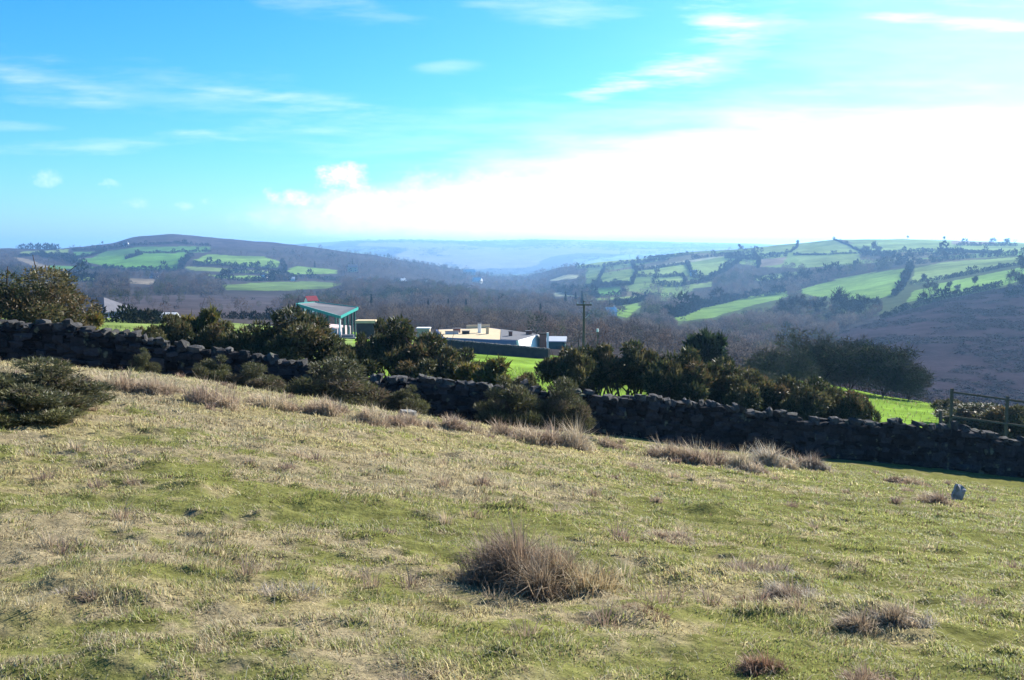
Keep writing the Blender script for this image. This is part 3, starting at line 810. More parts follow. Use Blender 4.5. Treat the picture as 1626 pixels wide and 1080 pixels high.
GB = [
    (1, 552, 541, 70, 31.5, 'squat dark gorse in front of the pavilion steps'),
    (1, 436, 535, 70, 31, 'squat gorse filling the foot of the big orange tinged one'),
    (1, 672, 566, 80, 31, 'squat gorse under the tall leggy one near the cream box hut'),
    (4, 920, 556, 80, 35, 'second gorse of the tall row, fused with the first'),
    (1, 1075, 566, 90, 33, 'squat gorse before the broad flat topped one'),
    (1, 1172, 590, 80, 33, 'squat gorse under the rusty one'),
    (1, 1268, 606, 80, 33, 'squat gorse near the low end of the row, tucked to the wall'),
    (1, 236, 512, 50, 31, 'tiny gorse peeping over the wall near the pale low shed'),  # proto, px, top, width px, distance, label
    (5, 24, 408, 180, 30, 'huge rounded gorse with rusty top at the end of the wall'),
    (3, 124, 486, 56, 33, 'small yellowish gorse beside the huge rounded one, under the slate roofed house'),
    (1, 274, 494, 68, 33, 'round dark gorse just behind the dip in the wall'),
    (3, 324, 487, 66, 34, 'yellow topped gorse rising between two dark ones'),
    (1, 350, 505, 80, 33, 'dark gorse at the foot of the yellow topped one'),
    (1, 402, 513, 92, 32, 'low dark gorse between the yellow topped one and the orange tinged one'),
    (2, 466, 490, 120, 32, 'big orange tinged gorse in front of the green edged pavilion'),
    (0, 570, 533, 44, 33, 'small leggy gorse just beyond the pavilion steps'),
    (0, 606, 511, 62, 34, 'leggy gorse with pale blossom flecks past the pavilion'),
    (0, 642, 509, 104, 33, 'tall leggy gorse with bare stems near the cream box hut'),
    (4, 692, 541, 84, 32, 'leggy gorse sloping down towards the bright meadow'),
    (0, 734, 556, 74, 33, 'thin gorse sprig leaning over the wall before the bright meadow'),
    (3, 778, 566, 84, 31, 'small bush peeping over the wall against the bright meadow'),
    (1, 835, 588, 62, 30, 'lowest gorse sprig on the wall beneath the white gable'),
    (4, 897, 541, 74, 33, 'first gorse of the tall row past the bright meadow'),
    (4, 945, 537, 84, 34, 'dark tall gorse of the row, under the utility pole'),
    (0, 998, 547, 92, 34, 'leggy gorse of the row with light showing under it'),
    (4, 1052, 544, 92, 34, 'broad flat topped gorse in the tall row'),
    (0, 1102, 557, 80, 34, 'gorse of the row standing below the dark round holly'),
    (2, 1146, 569, 82, 34, 'rusty gorse where the tall row begins to drop'),
    (1, 1196, 581, 80, 34, 'gorse halfway down the dropping part of the row'),
    (1, 1240, 591, 80, 34, 'gorse below the first bare tree, dense to the ground'),
    (2, 1288, 598, 76, 34, 'brownish gorse near the low end of the row'),
    (1, 1330, 611, 66, 34, 'last but one gorse of the row, pale tipped'),
    (1, 1364, 624, 46, 34, 'small gorse ending the row beside the sunny green patch'),
    (2, 1566, 641, 120, 41, 'brown bramble like gorse behind the wooden fence'),
    (1, 1608, 640, 80, 39, 'dark scrub bush under the fence rail at the view edge'),
    (1, 1512, 632, 50, 47, 'low dark scrub just behind the first fence post'),
]
for k, (p, px, top, w, Y, lab) in enumerate(GB):
    place(gp[p], px, top, w, Y, lab, (k * 1.37) % 6.28, first=p not in used); used.add(p)

# bushes on the near side of the wall, heather patches
HEA = [(.07, .068, .03), (.07, .075, .032), (.11, .105, .05), (.11, .085, .055)]
hp = gorse_proto(31, 'heath_bush', 'x', 'bush', None, cols=HEA, wts=(3, 3, 2, 1.5), n=22000, leggy=.0, lobes=44, size=.013, fall=3.0, fill=True, elong=4.0, upb=1.0)
hq = gorse_proto(32, 'heath_bush', 'x', 'bush', None, cols=HEA + [(.13, .13, .05)], wts=(3, 3, 2, 1, 2), n=18000, leggy=.0, lobes=36, size=.015, fall=2.6, fill=True, elong=4.0, upb=1.0)
HB = [(hp, 62, 570, 190, 650, 'dark heather bush spreading up the crest, larger of the two', None),
      (hq, 22, 600, 150, 668, 'dark heather bush in front of the larger one, cut by the view edge', None),
      (hp, 525, 568, 150, 1.2, 'long dark gorse bush leaning on the wall below the pavilion', None),
      (hq, 645, 612, 66, 1.5, 'small round bush at the wall past the long gorse bush', None),
      (hq, 812, 601, 96, 1.3, 'pointed dark bush against the wall under the white gable', None),
      (hp, 888, 601, 84, 1.1, 'yellowish bush with thin stems against the wall beside the pointed one', None),
      (hq, 330, 562, 66, 2.6, 'small olive bush at the wall below the yellow topped gorse', None),
      (hq, 222, 553, 44, 3.0, 'tiny bush on the crest against the dark wall', None),
      (hp, 398, 577, 86, 2.6, 'scrubby bush by the wall behind the pale boulder', None)]
hused = set()
for k, (r_, px, top, w, Y, lab, gr) in enumerate(HB):
    o = place(r_, px, top, w, (ground_at(px, Y)[1] if Y > 100 else float(wall_y((px - 813) / F)) - Y), lab, k * 1.9, first=r_ not in hused); hused.add(r_)
    o.rotation_euler = slope_rot(o.location.x, o.location.y, k * 1.9, .9)

# ------------------------------------------------------------------ trees
def branch_tree(seed, levels=4, spread=.55, h=1.0, trunk=.24, stems=1):
    g = np.random.default_rng(seed)
    segs = []; tips = []
    def grow(p, d, l, r, lev):
        q = p + d * l
        mid = p + d * l * .5 + g.normal(0, .05, 3) * l
        segs.append((p, mid, r, r * .85)); segs.append((mid, q, r * .85, r * .68))
        if lev == 0:
            tips.append((q, d)); return
        if lev < levels: tips.append((q, d)); tips.append((mid, d))
        n = 3 if lev > 1 else 4
        for k in range(n):
            nd = d + g.normal(0, spread, 3) + np.array((0, 0, .16)); nd /= np.linalg.norm(nd)
            grow(q if k else mid * .3 + q * .7, nd, l * g.uniform(.62, .88), r * .62, lev - 1)
    for k in range(stems):
        a = 6.28 * k / stems + g.uniform(0, 1); tl = 0 if stems == 1 else g.uniform(.15, .55)
        grow(np.zeros(3), np.array((math.sin(tl) * math.cos(a), math.sin(tl) * math.sin(a), math.cos(tl))), trunk * g.uniform(.7, 1.1), .022 / math.sqrt(stems), levels)
    zmax = max(t[0][2] for t in tips)
    k = h / zmax
    return [(a * k, b * k, r0, r1) for a, b, r0, r1 in segs], [(t * k, d) for t, d in tips], g
def twig_cloud(g, tips, per, length, wid, cols):
    P = np.repeat(np.array([t for t, _ in tips]), per, 0); D = np.repeat(np.array([d for _, d in tips]), per, 0)
    n = len(P)
    ax = D + g.normal(0, .75, (n, 3)); ax /= np.linalg.norm(ax, axis=1, keepdims=True)
    P = P + g.normal(0, length * .35, (n, 3))
    sd = np.cross(ax, g.normal(0, 1, (n, 3))); sd /= np.linalg.norm(sd, axis=1, keepdims=True) + 1e-9
    L = length * g.uniform(.5, 1.4, (n, 1))
    V = np.stack([P - sd * wid, P + sd * wid, P + ax * L], 1).reshape(-1, 3)
    C = np.array(cols)[g.integers(0, len(cols), n)] * g.uniform(.7, 1.3, (n, 1))
    return V, np.arange(3 * n).reshape(n, 3), np.repeat(C, 3, 0)
BARE = [(.075, .062, .05), (.10, .085, .065), (.06, .055, .045), (.085, .08, .05)]
def bare_proto(seed, name, label, cat, per=9, cols=BARE, levels=4, spread=.55, trunk=.24, wid=.004, ln=.085, stems=1):
    root = thing(name, (0, 0, 0), label, cat)
    segs, tips, g = branch_tree(seed, levels, spread, 1.0, trunk, stems)
    m = MB()
    for a, b, r0, r1 in segs: m.tube(a, b, r0, r1, 5)
    m.build('trunk', M_BARK, root)
    if stems > 1:
        for k in range(190):
            a = g.uniform(0, 6.28); r = .42 * math.sqrt(g.random()); zz = g.uniform(.06, .62)
            tips.append((np.array((r * math.cos(a), r * math.sin(a), zz)), np.array((math.cos(a) * .5, math.sin(a) * .5, .8))))
    v, t, c = twig_cloud(g, tips, per, ln, wid, cols)
    mesh_np('crown', v, t, M_TWIG, root, col=c)
    return root
BARE2 = [(.11, .10, .07), (.14, .12, .085), (.09, .085, .06), (.10, .11, .055)]
bt = [bare_proto(41, 'bare_tree', 'x', 'tree', per=7, trunk=.2, ln=.12, wid=.005, stems=4, spread=.45, cols=BARE2), bare_proto(42, 'bare_tree', 'x', 'tree', per=7, spread=.5, trunk=.2, ln=.12, wid=.005, stems=4, cols=BARE2), bare_proto(43, 'bare_tree', 'x', 'tree', per=7, spread=.5, trunk=.18, cols=BARE2 + [(.09, .10, .04)], ln=.12, wid=.006, stems=5)]
btu = set()
BT = [(2, 1225, 556, 80, 70, 'thin leafless tree at the start of the tree clump beyond the gorse row'),
      (0, 1300, 527, 112, 74, 'tallest leafless tree of the clump on the valley edge'),
      (1, 1352, 540, 104, 76, 'leafless tree in the middle of the clump on the valley edge'),
      (2, 1405, 548, 100, 72, 'broad leafless tree at the outer end of the clump above the sunny green patch'),
      (1, 1258, 560, 70, 66, 'low bushy leafless tree in front of the tallest one'),
      (2, 1445, 585, 60, 70, 'small leafless shrub tree beside the moor, outermost of the clump'),
      (2, 1180, 585, 70, 62, 'short leafless tree behind the dropping gorse row')]
for k, (p, px, top, w, Y, lab) in enumerate(BT):
    x, y, zt = at(px, top, Y); zb = H1(x, y); h = zt - zb; w_ = w / F * Y * 1.05
    if p not in btu:
        o = bt[p]; o.location = (x, y, zb); o.scale = (w_, w_, h); o['label'] = lab; btu.add(p)
    else: dup(bt[p], (x, y, zb), k * 1.3, (w_, w_, h), lab)
# dark round holly beyond the gorse row
hol = gorse_proto(51, 'holly_tree', 'dark round evergreen standing above the gorse row', 'tree', None, cols=[(.02, .035, .014), (.03, .045, .02), (.015, .025, .012)], wts=(2, 2, 2), n=5200, leggy=.2, lobes=18, size=.06)
place(hol, 1122, 527, 58, 60, 'dark round evergreen standing above the gorse row', 0, first=True)

# ---- distant woods: one mass
def tmpl_tree(seed, n, wid, ln):
    g = np.random.default_rng(seed)
    d = g.normal(0, 1, (n, 3)); d /= np.linalg.norm(d, axis=1, keepdims=True)
    r = (.35 + .7 * g.random(n) ** .6)[:, None]
    P = d * r * np.array((.36, .36, .36)) + np.array((0, 0, .60))
    ax = d * .8 + g.normal(0, .4, (n, 3)) + np.array((0, 0, .25)); ax /= np.linalg.norm(ax, axis=1, keepdims=True)
    sd = np.cross(ax, g.normal(0, 1, (n, 3))); sd /= np.linalg.norm(sd, axis=1, keepdims=True)
    V = np.stack([P - sd * wid, P + sd * wid, P + ax * ln], 1)
    tr = np.array([[(-.025, 0, -.05), (.025, 0, -.05), (0, 0, .6)], [(0, -.025, -.05), (0, .025, -.05), (0, 0, .6)]])
    return np.concatenate([V, tr]).reshape(-1, 3)
def scatter(tm, X, Y, Z, Wd, Hh, rot, cols, rng):
    """tm: list of templates with equal counts"""
    n = len(X); k = len(tm[0])
    T = np.stack(tm)[rng.integers(0, len(tm), n)]
    c, s = np.cos(rot)[:, None], np.sin(rot)[:, None]
    V = np.stack([(T[..., 0] * c - T[..., 1] * s) * Wd[:, None] + X[:, None], (T[..., 0] * s + T[..., 1] * c) * Wd[:, None] + Y[:, None], T[..., 2] * Hh[:, None] + Z[:, None]], -1)
    C = np.repeat(cols, k, 0).reshape(n, k, 3) * np.repeat(rng.uniform(.85, 1.15, (n, k // 3, 1)), 3, 1)
    return V.reshape(-1, 3), np.arange(n * k).reshape(-1, 3), C.reshape(-1, 3)
WOODC = np.array([(.072, .064, .064), (.105, .09, .080), (.048, .046, .05), (.080, .062, .056), (.052, .062, .036), (.018, .028, .017)])
def wood_points(n, ya, yb, power, g):
    Y = (g.random(n) * (yb ** power - ya ** power) + ya ** power) ** (1 / power)
    X = g.uniform(-.66, .66, n) * Y
    Z = H(X, Y)
    px, py = project(X, Y, Z)
    hgt = g.uniform(5.5, 10.5, n) * np.interp(Y, [200, 600], [.5, 1])
    hp_ = hgt / Y * F
    bad = np.zeros(n, bool)
    for poly, c_ in FIELDS:
        for f in (0, .35, .7, 1.0): bad |= inside(poly, px, py - hp_ * f)
    bad |= inside(MOOR, px, py) | inside(MOOR, px, py - hp_ * .8) | inside(HEATH, px, py) | inside(HEATH, px, py - hp_ * .5)
    bad |= (inside(FLAT, px, py) | inside(FLAT, px, py - hp_ * .5)) & (g.random(n) > .03)
    edge = np.interp(px, [-500, 300, 700, 900, 1200, 1380, 1420, 1500, 1626], [240, 215, 200, 135, 112, 125, 999, 999, 999])
    bad |= (Y < edge)
    bad |= (px > 935) & (Y > 850) & (Y < 2300) & ~inside(WOODZ, px, py) & (g.random(n) > .16)
    # keep the crest lines low: few trees against the sky
    sky = np.interp(px, [0, 500, 600, 700, 800, 850, 900, 1000, 1150, 1240, 1330, 1626], [395, 394, 400, 412, 425, 425, 412, 397, 392, 386, 379, 384])
    bad |= (py - hp_ < sky) & (g.random(n) > .05)
    ok = ~bad
    return X[ok], Y[ok], Z[ok], hgt[ok]
g = np.random.default_rng(77)
parts = []
for (n, ya, yb, pw, nt, wid, ln) in [(8500, 130, 520, 2, 260, .014, .12), (9000, 520, 1100, 2, 110, .024, .16), (12000, 1100, 2700, 1.6, 36, .045, .22)]:
    X, Y, Z, hg = wood_points(n, ya, yb, pw, g)
    tm = [tmpl_tree(100 + k, nt, wid, ln) for k in range(6)]
    tint = 1.3 * N2.fbm(X / 45, Y / 70, 3) + g.normal(0, .22, len(X)); hg = hg * np.clip(.8 + .6 * N1.fbm(X / 30, Y / 40, 2) + g.normal(0, .15, len(X)), .4, 1.05)
    ci = np.clip(((tint + .75) / 1.5 * 6).astype(int), 0, 5)
    parts.append(scatter(tm, X, Y, Z, hg * g.uniform(.75, 1.15, len(X)), hg, g.uniform(0, 6.28, len(X)), WOODC[ci], g))
X, Y, Z, hg = wood_points(9000, 130, 900, 2, g)
X += g.normal(0, 3, len(X)); Z = H(X, Y)
parts.append(scatter([tmpl_tree(120 + k, 40, .05, .3) for k in range(4)], X, Y, Z - .8, hg * g.uniform(.4, .8, len(X)), hg * g.uniform(.3, .5, len(X)), g.uniform(0, 6.28, len(X)), WOODC[g.integers(0, 6, len(X))] * .8, g))
v, t, c = join(parts)
kind(mesh_np('valley_wood', v, t, M_WOODS, col=c), 'stuff')

# far woodland and hedges on the blue hills
n = 5000
Y = g.uniform(2900, 7000, n); X = g.uniform(-.3, .5, n) * Y; Z = H(X, Y)
ok = N1.fbm(X / 700, Y / 1100, 3) > .0
X, Y, Z = X[ok], Y[ok], Z[ok]
v, t, c = scatter([tmpl_tree(140 + k, 16, .09, .3) for k in range(4)], X, Y, Z, g.uniform(20, 60, len(X)), g.uniform(5, 9, len(X)), g.uniform(0, 6.28, len(X)), WOODC[g.integers(2, 6, len(X))], g)
kind(mesh_np('far_woods', v, t, M_WOODS, col=c), 'stuff')

# bracken and heather cover on the moor slope
n = 60000
Y = np.sqrt(g.uniform(130 ** 2, 620 ** 2, n)); X = g.uniform(.3, .75, n) * Y; Z = H(X, Y); px, py = project(X, Y, Z)
ok = inside(MOOR, px, py) & (N3.fbm(X / 10, Y / 18, 3) > -.05)
X, Y, Z = X[ok][:16000], Y[ok][:16000], Z[ok][:16000]; n = len(X)
MC = np.array([(.05, .036, .038), (.06, .045, .043), (.04, .031, .033), (.055, .046, .036)])
v, t, c = scatter([tmpl_tree(160 + k, 16, .10, .5) for k in range(4)], X, Y, Z - .35, g.uniform(1.2, 3.2, n), g.uniform(.4, .8, n), g.uniform(0, 6.28, n), 1.0 * MC[g.integers(0, 4, n)], g)
kind(mesh_np('moor_bracken', v, t, M_TWIG, col=c), 'stuff')

# rough growth beyond the wall: nettles and grass on the meadow's edge
n = 9000
Y = g.uniform(30, 70, n); X = g.uniform(-.58, .62, n) * Y
ok = Y > wall_y(X / Y) + .6
X, Y = X[ok], Y[ok]; n = len(X)
P = np.stack([X, Y, H(X, Y)], 1)
gcol = np.where(g.random((n, 1)) < .75, (.14, .20, .04), (.26, .25, .10)) * g.uniform(.6, 1.4, (n, 1))
v, t, c = blades(P, g.uniform(.08, .28, n), np.full(n, .05), g.uniform(0, 6.28, n), g.uniform(.1, .9, n), gcol)
kind(mesh_np('meadow_grass', v, t, M_GRASS, col=c), 'stuff')

# ------------------------------------------------------------------ hedges
HC = np.array([(.016, .024, .012), (.024, .032, .014), (.035, .032, .022), (.02, .026, .016)])
def hedge(pts, hm, label, wid=None, dens=1.0):
    gg = np.random.default_rng(abs(hash(str(pts))) % 99991 if False else int(sum(p[0] * 3 + p[1] for p in pts)))
    G = [ground_at(*p) for p in pts]
    seg = []
    for a, b in zip(G[:-1], G[1:]):
        L = math.dist(a[:2], b[:2]); k = max(2, int(L / (hm * .55 / dens)))
        for i in range(k):
            f = (i + gg.random() * .6) / k
            seg.append((a[0] + (b[0] - a[0]) * f, a[1] + (b[1] - a[1]) * f))
    S = np.array(seg); n = len(S)
    if n > 420: S = S[np.sort(gg.choice(n, 420, replace=False))]; n = len(S)
    X = S[:, 0] + gg.normal(0, hm * .12, n); Y = S[:, 1] + gg.normal(0, hm * .12, n); Z = H(X, Y) - hm * .32
    gap = gg.random(n) > .05
    X, Y, Z = X[gap], Y[gap], Z[gap]; n = len(X)
    hh = hm * gg.uniform(.75, 1.35, n) * np.where(gg.random(n) < .06, 1.7, 1)
    v, t, c = scatter([tmpl_tree(180 + k, 70, .07, .24) for k in range(4)], X, Y, Z, hh * (wid or 1.1), hh * 1.25, gg.uniform(0, 6.28, n), HC[gg.integers(0, 4, n)], gg)
    o0 = np.array([X[0], Y[0], Z[0]])
    o = mesh_np('hedge', v - o0, t, M_TWIG, col=c); o.location = o0
    return tag(o, label, 'hedge', 'hedgerows between the fields')
HEDGES = [
    ([(1100, 442), (1128, 442), (1150, 432), (1176, 414)], 5, 'hedge rimming the tilted ridge field on its downhill side'),
    ([(1089, 417), (1096, 430), (1102, 441)], 3, 'tree hedge between the tilted ridge field and the strip next to it'),
    ([(1004, 418), (1010, 432), (1004, 452)], 3, 'hedge dropping past the little pale trapezoid field'),
    ([(1152, 410), (1200, 413), (1252, 407)], 6, 'hedge under the high bleached strip towards the climbing hedge'),
    ([(960, 423), (955, 437), (948, 453)], 2.5, 'hedge dropping from the first ridge field to the pale trapezoid one'),
    ([(1368, 406), (1420, 409), (1470, 407), (1530, 405)], 6, 'hedge trees at the back of the wooded belt and knoll'),
    ([(1520, 390), (1565, 391), (1615, 391)], 4, 'hedge below the brownish skyline field'),
    ([(1196, 401), (1205, 412), (1204, 426)], 3, 'hedge on the near side of the small brown ploughed patch'),
    ([(1030, 410), (1070, 408), (1100, 404)], 4, 'short hedge under the long ridge strip'),
    ([(1000, 404), (1012, 412), (1014, 418)], 2.5, 'short hedge closing off the first ridge field'),
    ([(988, 457), (992, 464), (990, 471)], 2.5, 'hedge closing off the end of the bright valley field'),
    ([(1083, 436), (1090, 446), (1084, 455)], 2.5, 'hedge closing off the end of the small square field'),
    ([(98, 448), (150, 448), (205, 451)], 7, 'tree hedge beneath the hill pasture beside the huge gorse'),
    ([(62, 407), (95, 412), (120, 419)], 6, 'hedge running down from the low skyline to the greenest hill field'),
    ([(447, 418), (453, 428), (450, 438)], 4, 'clump like hedge closing the pale hill field'),
    ([(30, 408), (70, 405), (112, 406)], 4, 'hedge under the low skyline field before the hill'),
    ([(113, 398), (215, 390), (335, 391)], 4, 'hedge along the foot of the heathery hilltop'),
    ([(215, 402), (270, 402), (335, 400)], 3, 'thin hedge between the two green fields under the heathery hilltop'),
    ([(118, 411), (150, 405), (168, 399)], 3.5, 'short slanting hedge at the narrow end of the greenest hill field'),
    ([(200, 412), (212, 408), (226, 404)], 4, 'isolated strip of hedge inside the greenest hill field'),
    ([(286, 430), (292, 418), (306, 408)], 6, 'thick hedge at the corner between the greenest field and the pale one'),
    ([(308, 420), (350, 422), (395, 425), (440, 428)], 5, 'dark hedge under the pale hill field'),
    ([(352, 435), (385, 434), (432, 437)], 5, 'clumpy hedge between the two narrow pale strips'),
    ([(345, 445), (400, 447), (470, 446)], 5, 'bushy dark hedge above the lowest long field'),
    ([(450, 438), (520, 445), (548, 447)], 5, 'hedge joining the lowest long field to the woods'),
    ([(120, 430), (180, 430), (280, 432)], 6, 'tree hedge along the bottom of the greenest hill field'),
    ([(32, 396), (60, 396), (92, 397)], 9, 'dark strip of trees on the low skyline before the hill'),
    ([(146, 511), (200, 513), (256, 514)], 1.4, 'clipped dark hedge in front of the slate roofed house'),
    ([(338, 505), (380, 507), (440, 509)], 1.6, 'dark straight hedge behind the dark gorse'),
    ([(1206, 406), (1240, 404), (1256, 401), (1266, 393), (1267, 386)], 2.5, 'curving hedge that climbs to the skyline'),
    ([(1260, 405), (1310, 405), (1366, 403)], 2, 'level hedge across the two biggest skyline fields'),
    ([(1323, 379), (1345, 389), (1370, 402)], 2, 'straight diagonal hedge running down from the skyline'),
    ([(1395, 403), (1440, 400), (1500, 399), (1590, 403)], 3, 'long hedge under the upper skyline fields'),
    ([(1215, 457), (1260, 452), (1310, 441), (1350, 432)], 10, 'thick wooded belt over the brightest sloping field'),
    ([(1350, 431), (1400, 424), (1450, 418)], 8, 'wooded belt narrowing into a hedge above the brightest sloping field'),
    ([(1450, 421), (1500, 414), (1560, 409), (1640, 404)], 5, 'hedge on top of the pale sloping field'),
    ([(1447, 427), (1441, 440), (1433, 456), (1419, 471)], 3.5, 'hedge going downhill between the brightest field and the pale one'),
    ([(1445, 452), (1500, 444), (1560, 432), (1640, 418)], 2.5, 'sharp dark hedge between the pale sloping field and the one below'),
    ([(1400, 506), (1450, 489), (1500, 476), (1590, 455)], 3, 'hedge bank along the upper edge of the brown moor'),
    ([(1055, 508), (1110, 490), (1170, 476), (1250, 464)], 6, 'hedge over the long narrow wedge field'),
    ([(917, 428), (960, 423), (1003, 418), (1060, 414)], 5, 'hedge beneath the first ridge field'),
    ([(1013, 431), (1060, 424), (1090, 420)], 4, 'hedge between the bleached strip and the field under it'),
    ([(1010, 440), (1060, 441), (1085, 438)], 4, 'hedge above the small square field'),
    ([(1040, 455), (1080, 455), (1130, 445)], 5, 'hedge below the small square field'),
    ([(945, 453), (975, 453), (1003, 453)], 4, 'hedge below the little pale trapezoid field'),
    ([(880, 461), (920, 470), (950, 473), (992, 471)], 5, 'hedge curving beneath the bright valley field'),
    ([(918, 458), (950, 457), (986, 454)], 4, 'hedge on top of the bright valley field'),
    ([(977, 487), (1010, 481), (1032, 474)], 4, 'hedge between the two small tilted valley fields'),
    ([(1100, 412), (1150, 407), (1210, 400)], 5, 'hedge along the high bleached strip'),
    ([(917, 420), (950, 410), (1000, 403), (1100, 398), (1180, 395)], 4, 'ridge hedge drawn along the falling skyline'),
    ([(1195, 447), (1230, 443), (1262, 440)], 5, 'hedge under the small pale field by the wooded belt'),
    ([(1590, 472), (1640, 463)], 3, 'dark bank on the brown moor'),
]
for pts, hm, lab in HEDGES: hedge(pts, hm, lab)

# ------------------------------------------------------------------ single trees on the far slopes
fp = bare_proto(61, 'field_tree', 'x', 'tree', per=14, levels=3, trunk=.11, cols=[(.04, .045, .03), (.055, .05, .04), (.03, .035, .025)], wid=.022, ln=.2)
fq = bare_proto(62, 'field_tree', 'x', 'tree', per=16, levels=3, spread=.7, trunk=.10, cols=[(.07, .062, .055), (.055, .05, .045), (.085, .075, .06)], wid=.020, ln=.2)
con_g = np.random.default_rng(64)
def conifer_proto():
    root = thing('conifer_tree', (0, 0, 0), 'x', 'tree')
    n = 420
    z = con_g.random(n) ** 1.2 * .95 + .05; a = con_g.uniform(0, 6.28, n); r = (1 - z) * .26 * con_g.uniform(.5, 1.1, n) + .02
    P = np.stack([r * np.cos(a) * .4, r * np.sin(a) * .4, z], 1); E = np.stack([r * np.cos(a), r * np.sin(a), z - .05], 1)
    sd = np.stack([-np.sin(a), np.cos(a), np.zeros(n)], 1) * .035
    V = np.stack([P - sd, P + sd, E], 1).reshape(-1, 3)
    mesh_np('crown', V, np.arange(3 * n).reshape(n, 3), M_TWIG, root, col=np.repeat(np.array([(.018, .032, .02)]) * con_g.uniform(.6, 1.4, (n, 1)), 3, 0))
    MB().tube((0, 0, -.05), (0, 0, .9), .02, .004).build('trunk', M_BARK, root)
    return root
cp = conifer_proto()
FT = [(fp, 1207, 389, 9, 'lone bushy tree breaking the skyline beside the climbing hedge'), (fp, 1174, 396, 8, 'tree on the ridge hedge nearest to the lone skyline tree'),
      (fp, 1115, 398, 8, 'wide tree on the ridge hedge above the bleached strip'), (fp, 1065, 401, 6, 'small tree on the ridge hedge, lower down'),
      (fq, 950, 411, 9, 'clump like tree where the ridge hedge meets the first ridge field'), (fq, 1043, 437, 8, 'tree standing within the field under the bleached strip'),
      (fp, 1467, 449, 6, 'round bush tree on the sharp dark hedge'), (fq, 1475, 472, 9, 'grey tree on the moor edge below the sharp hedge'), (fp, 1466, 479, 5, 'black bush on the moor edge'),
      (fp, 1548, 455, 6, 'dark tree leaning in the lower sloping field'), (fp, 1508, 461, 5, 'low dark bush in the lower sloping field'), (fq, 1518, 466, 5, 'grey bush beside the low dark one'),
      (fq, 1603, 456, 9, 'rounded grey tree above the moor near the view edge'), (fp, 1622, 438, 12, 'dark tree cut by the view edge over the moor'), (fp, 1622, 462, 8, 'dark bush cut by the view edge on the moor bank'),
      (fp, 155, 405, 7, 'dark tree where the short slanting hedge starts'), (fp, 192, 392, 8, 'dark tree below the end of the heathery hilltop'), (fp, 163, 388, 6, 'little tree on the shoulder of the hill skyline'),
      (fp, 222, 407, 7, 'tree at the top of the isolated hedge strip'), (fp, 1441, 379, 5, 'tiny tree alone on the flat skyline'), (fp, 1499, 382, 6, 'small tree on the skyline above the brownish field'),
      (fq, 1578, 388, 8, 'hazy tree beside the brownish skyline field'), (fq, 1598, 389, 8, 'hazy tree on the skyline past the brownish field'), (fq, 1384, 401, 12, 'blue wooded knoll tree at the foot of the diagonal hedge'),
      (fq, 1372, 405, 10, 'second tree of the knoll at the foot of the diagonal hedge'), (fq, 1396, 404, 9, 'outer tree of the knoll at the foot of the diagonal hedge'),
      (fq, 1248, 506, 11, 'first round tree in the line under the wedge field'), (fq, 1270, 505, 13, 'leafless round tree in front of the gap between wedge and bright field'), (fq, 1296, 507, 12, 'round tree below the tip of the bright sloping field'),
      (fq, 1322, 506, 16, 'biggest round tree under the bright sloping field'), (fq, 1348, 508, 12, 'round tree next after the biggest under the bright field'), (fq, 1374, 503, 11, 'greenish round tree where the moor edge begins'),
      (fq, 1396, 496, 8, 'small round tree on the moor edge below the bright field'),
      (cp, 898, 489, 12, 'dark pointed conifer below the pale valley strip'), (cp, 914, 489, 12, 'dark pointed conifer, middle of the row below the pale valley strip'), (cp, 924, 492, 13, 'tallest dark conifer below the hedge of the bright valley field'),
      (cp, 858, 513, 10, 'dark conifer in the woods behind the white gable'), (cp, 590, 500, 11, 'purple dark conifer in the woods past the pavilion'), (cp, 712, 505, 10, 'dark conifer in the woods above the cream roof'),
      (cp, 680, 500, 9, 'narrow dark conifer over the cream box hut'), (cp, 740, 500, 9, 'dark conifer standing in the woods behind the roof chimneys'), (cp, 968, 497, 9, 'dark conifer by the tiny white cottage'),
      (cp, 550, 482, 9, 'dark conifer in the woods above the pavilion roof'), (cp, 560, 425, 14, 'tall pale conifer pair member near the cream house on the hill'), (cp, 500, 425, 11, 'spiky conifer over the small hill field')]
fu = set()
for k, (p, px, py, hm, lab) in enumerate(FT):
    x, y, z = ground_at(px, py)
    w = hm * (.85 if p is not cp else 1.0)
    if id(p) not in fu:
        p.location = (x, y, z - .3); p.scale = (w, w, hm); p['label'] = lab; fu.add(id(p))
    else: dup(p, (x, y, z - .3), k * 1.1, (w, w, hm), lab)

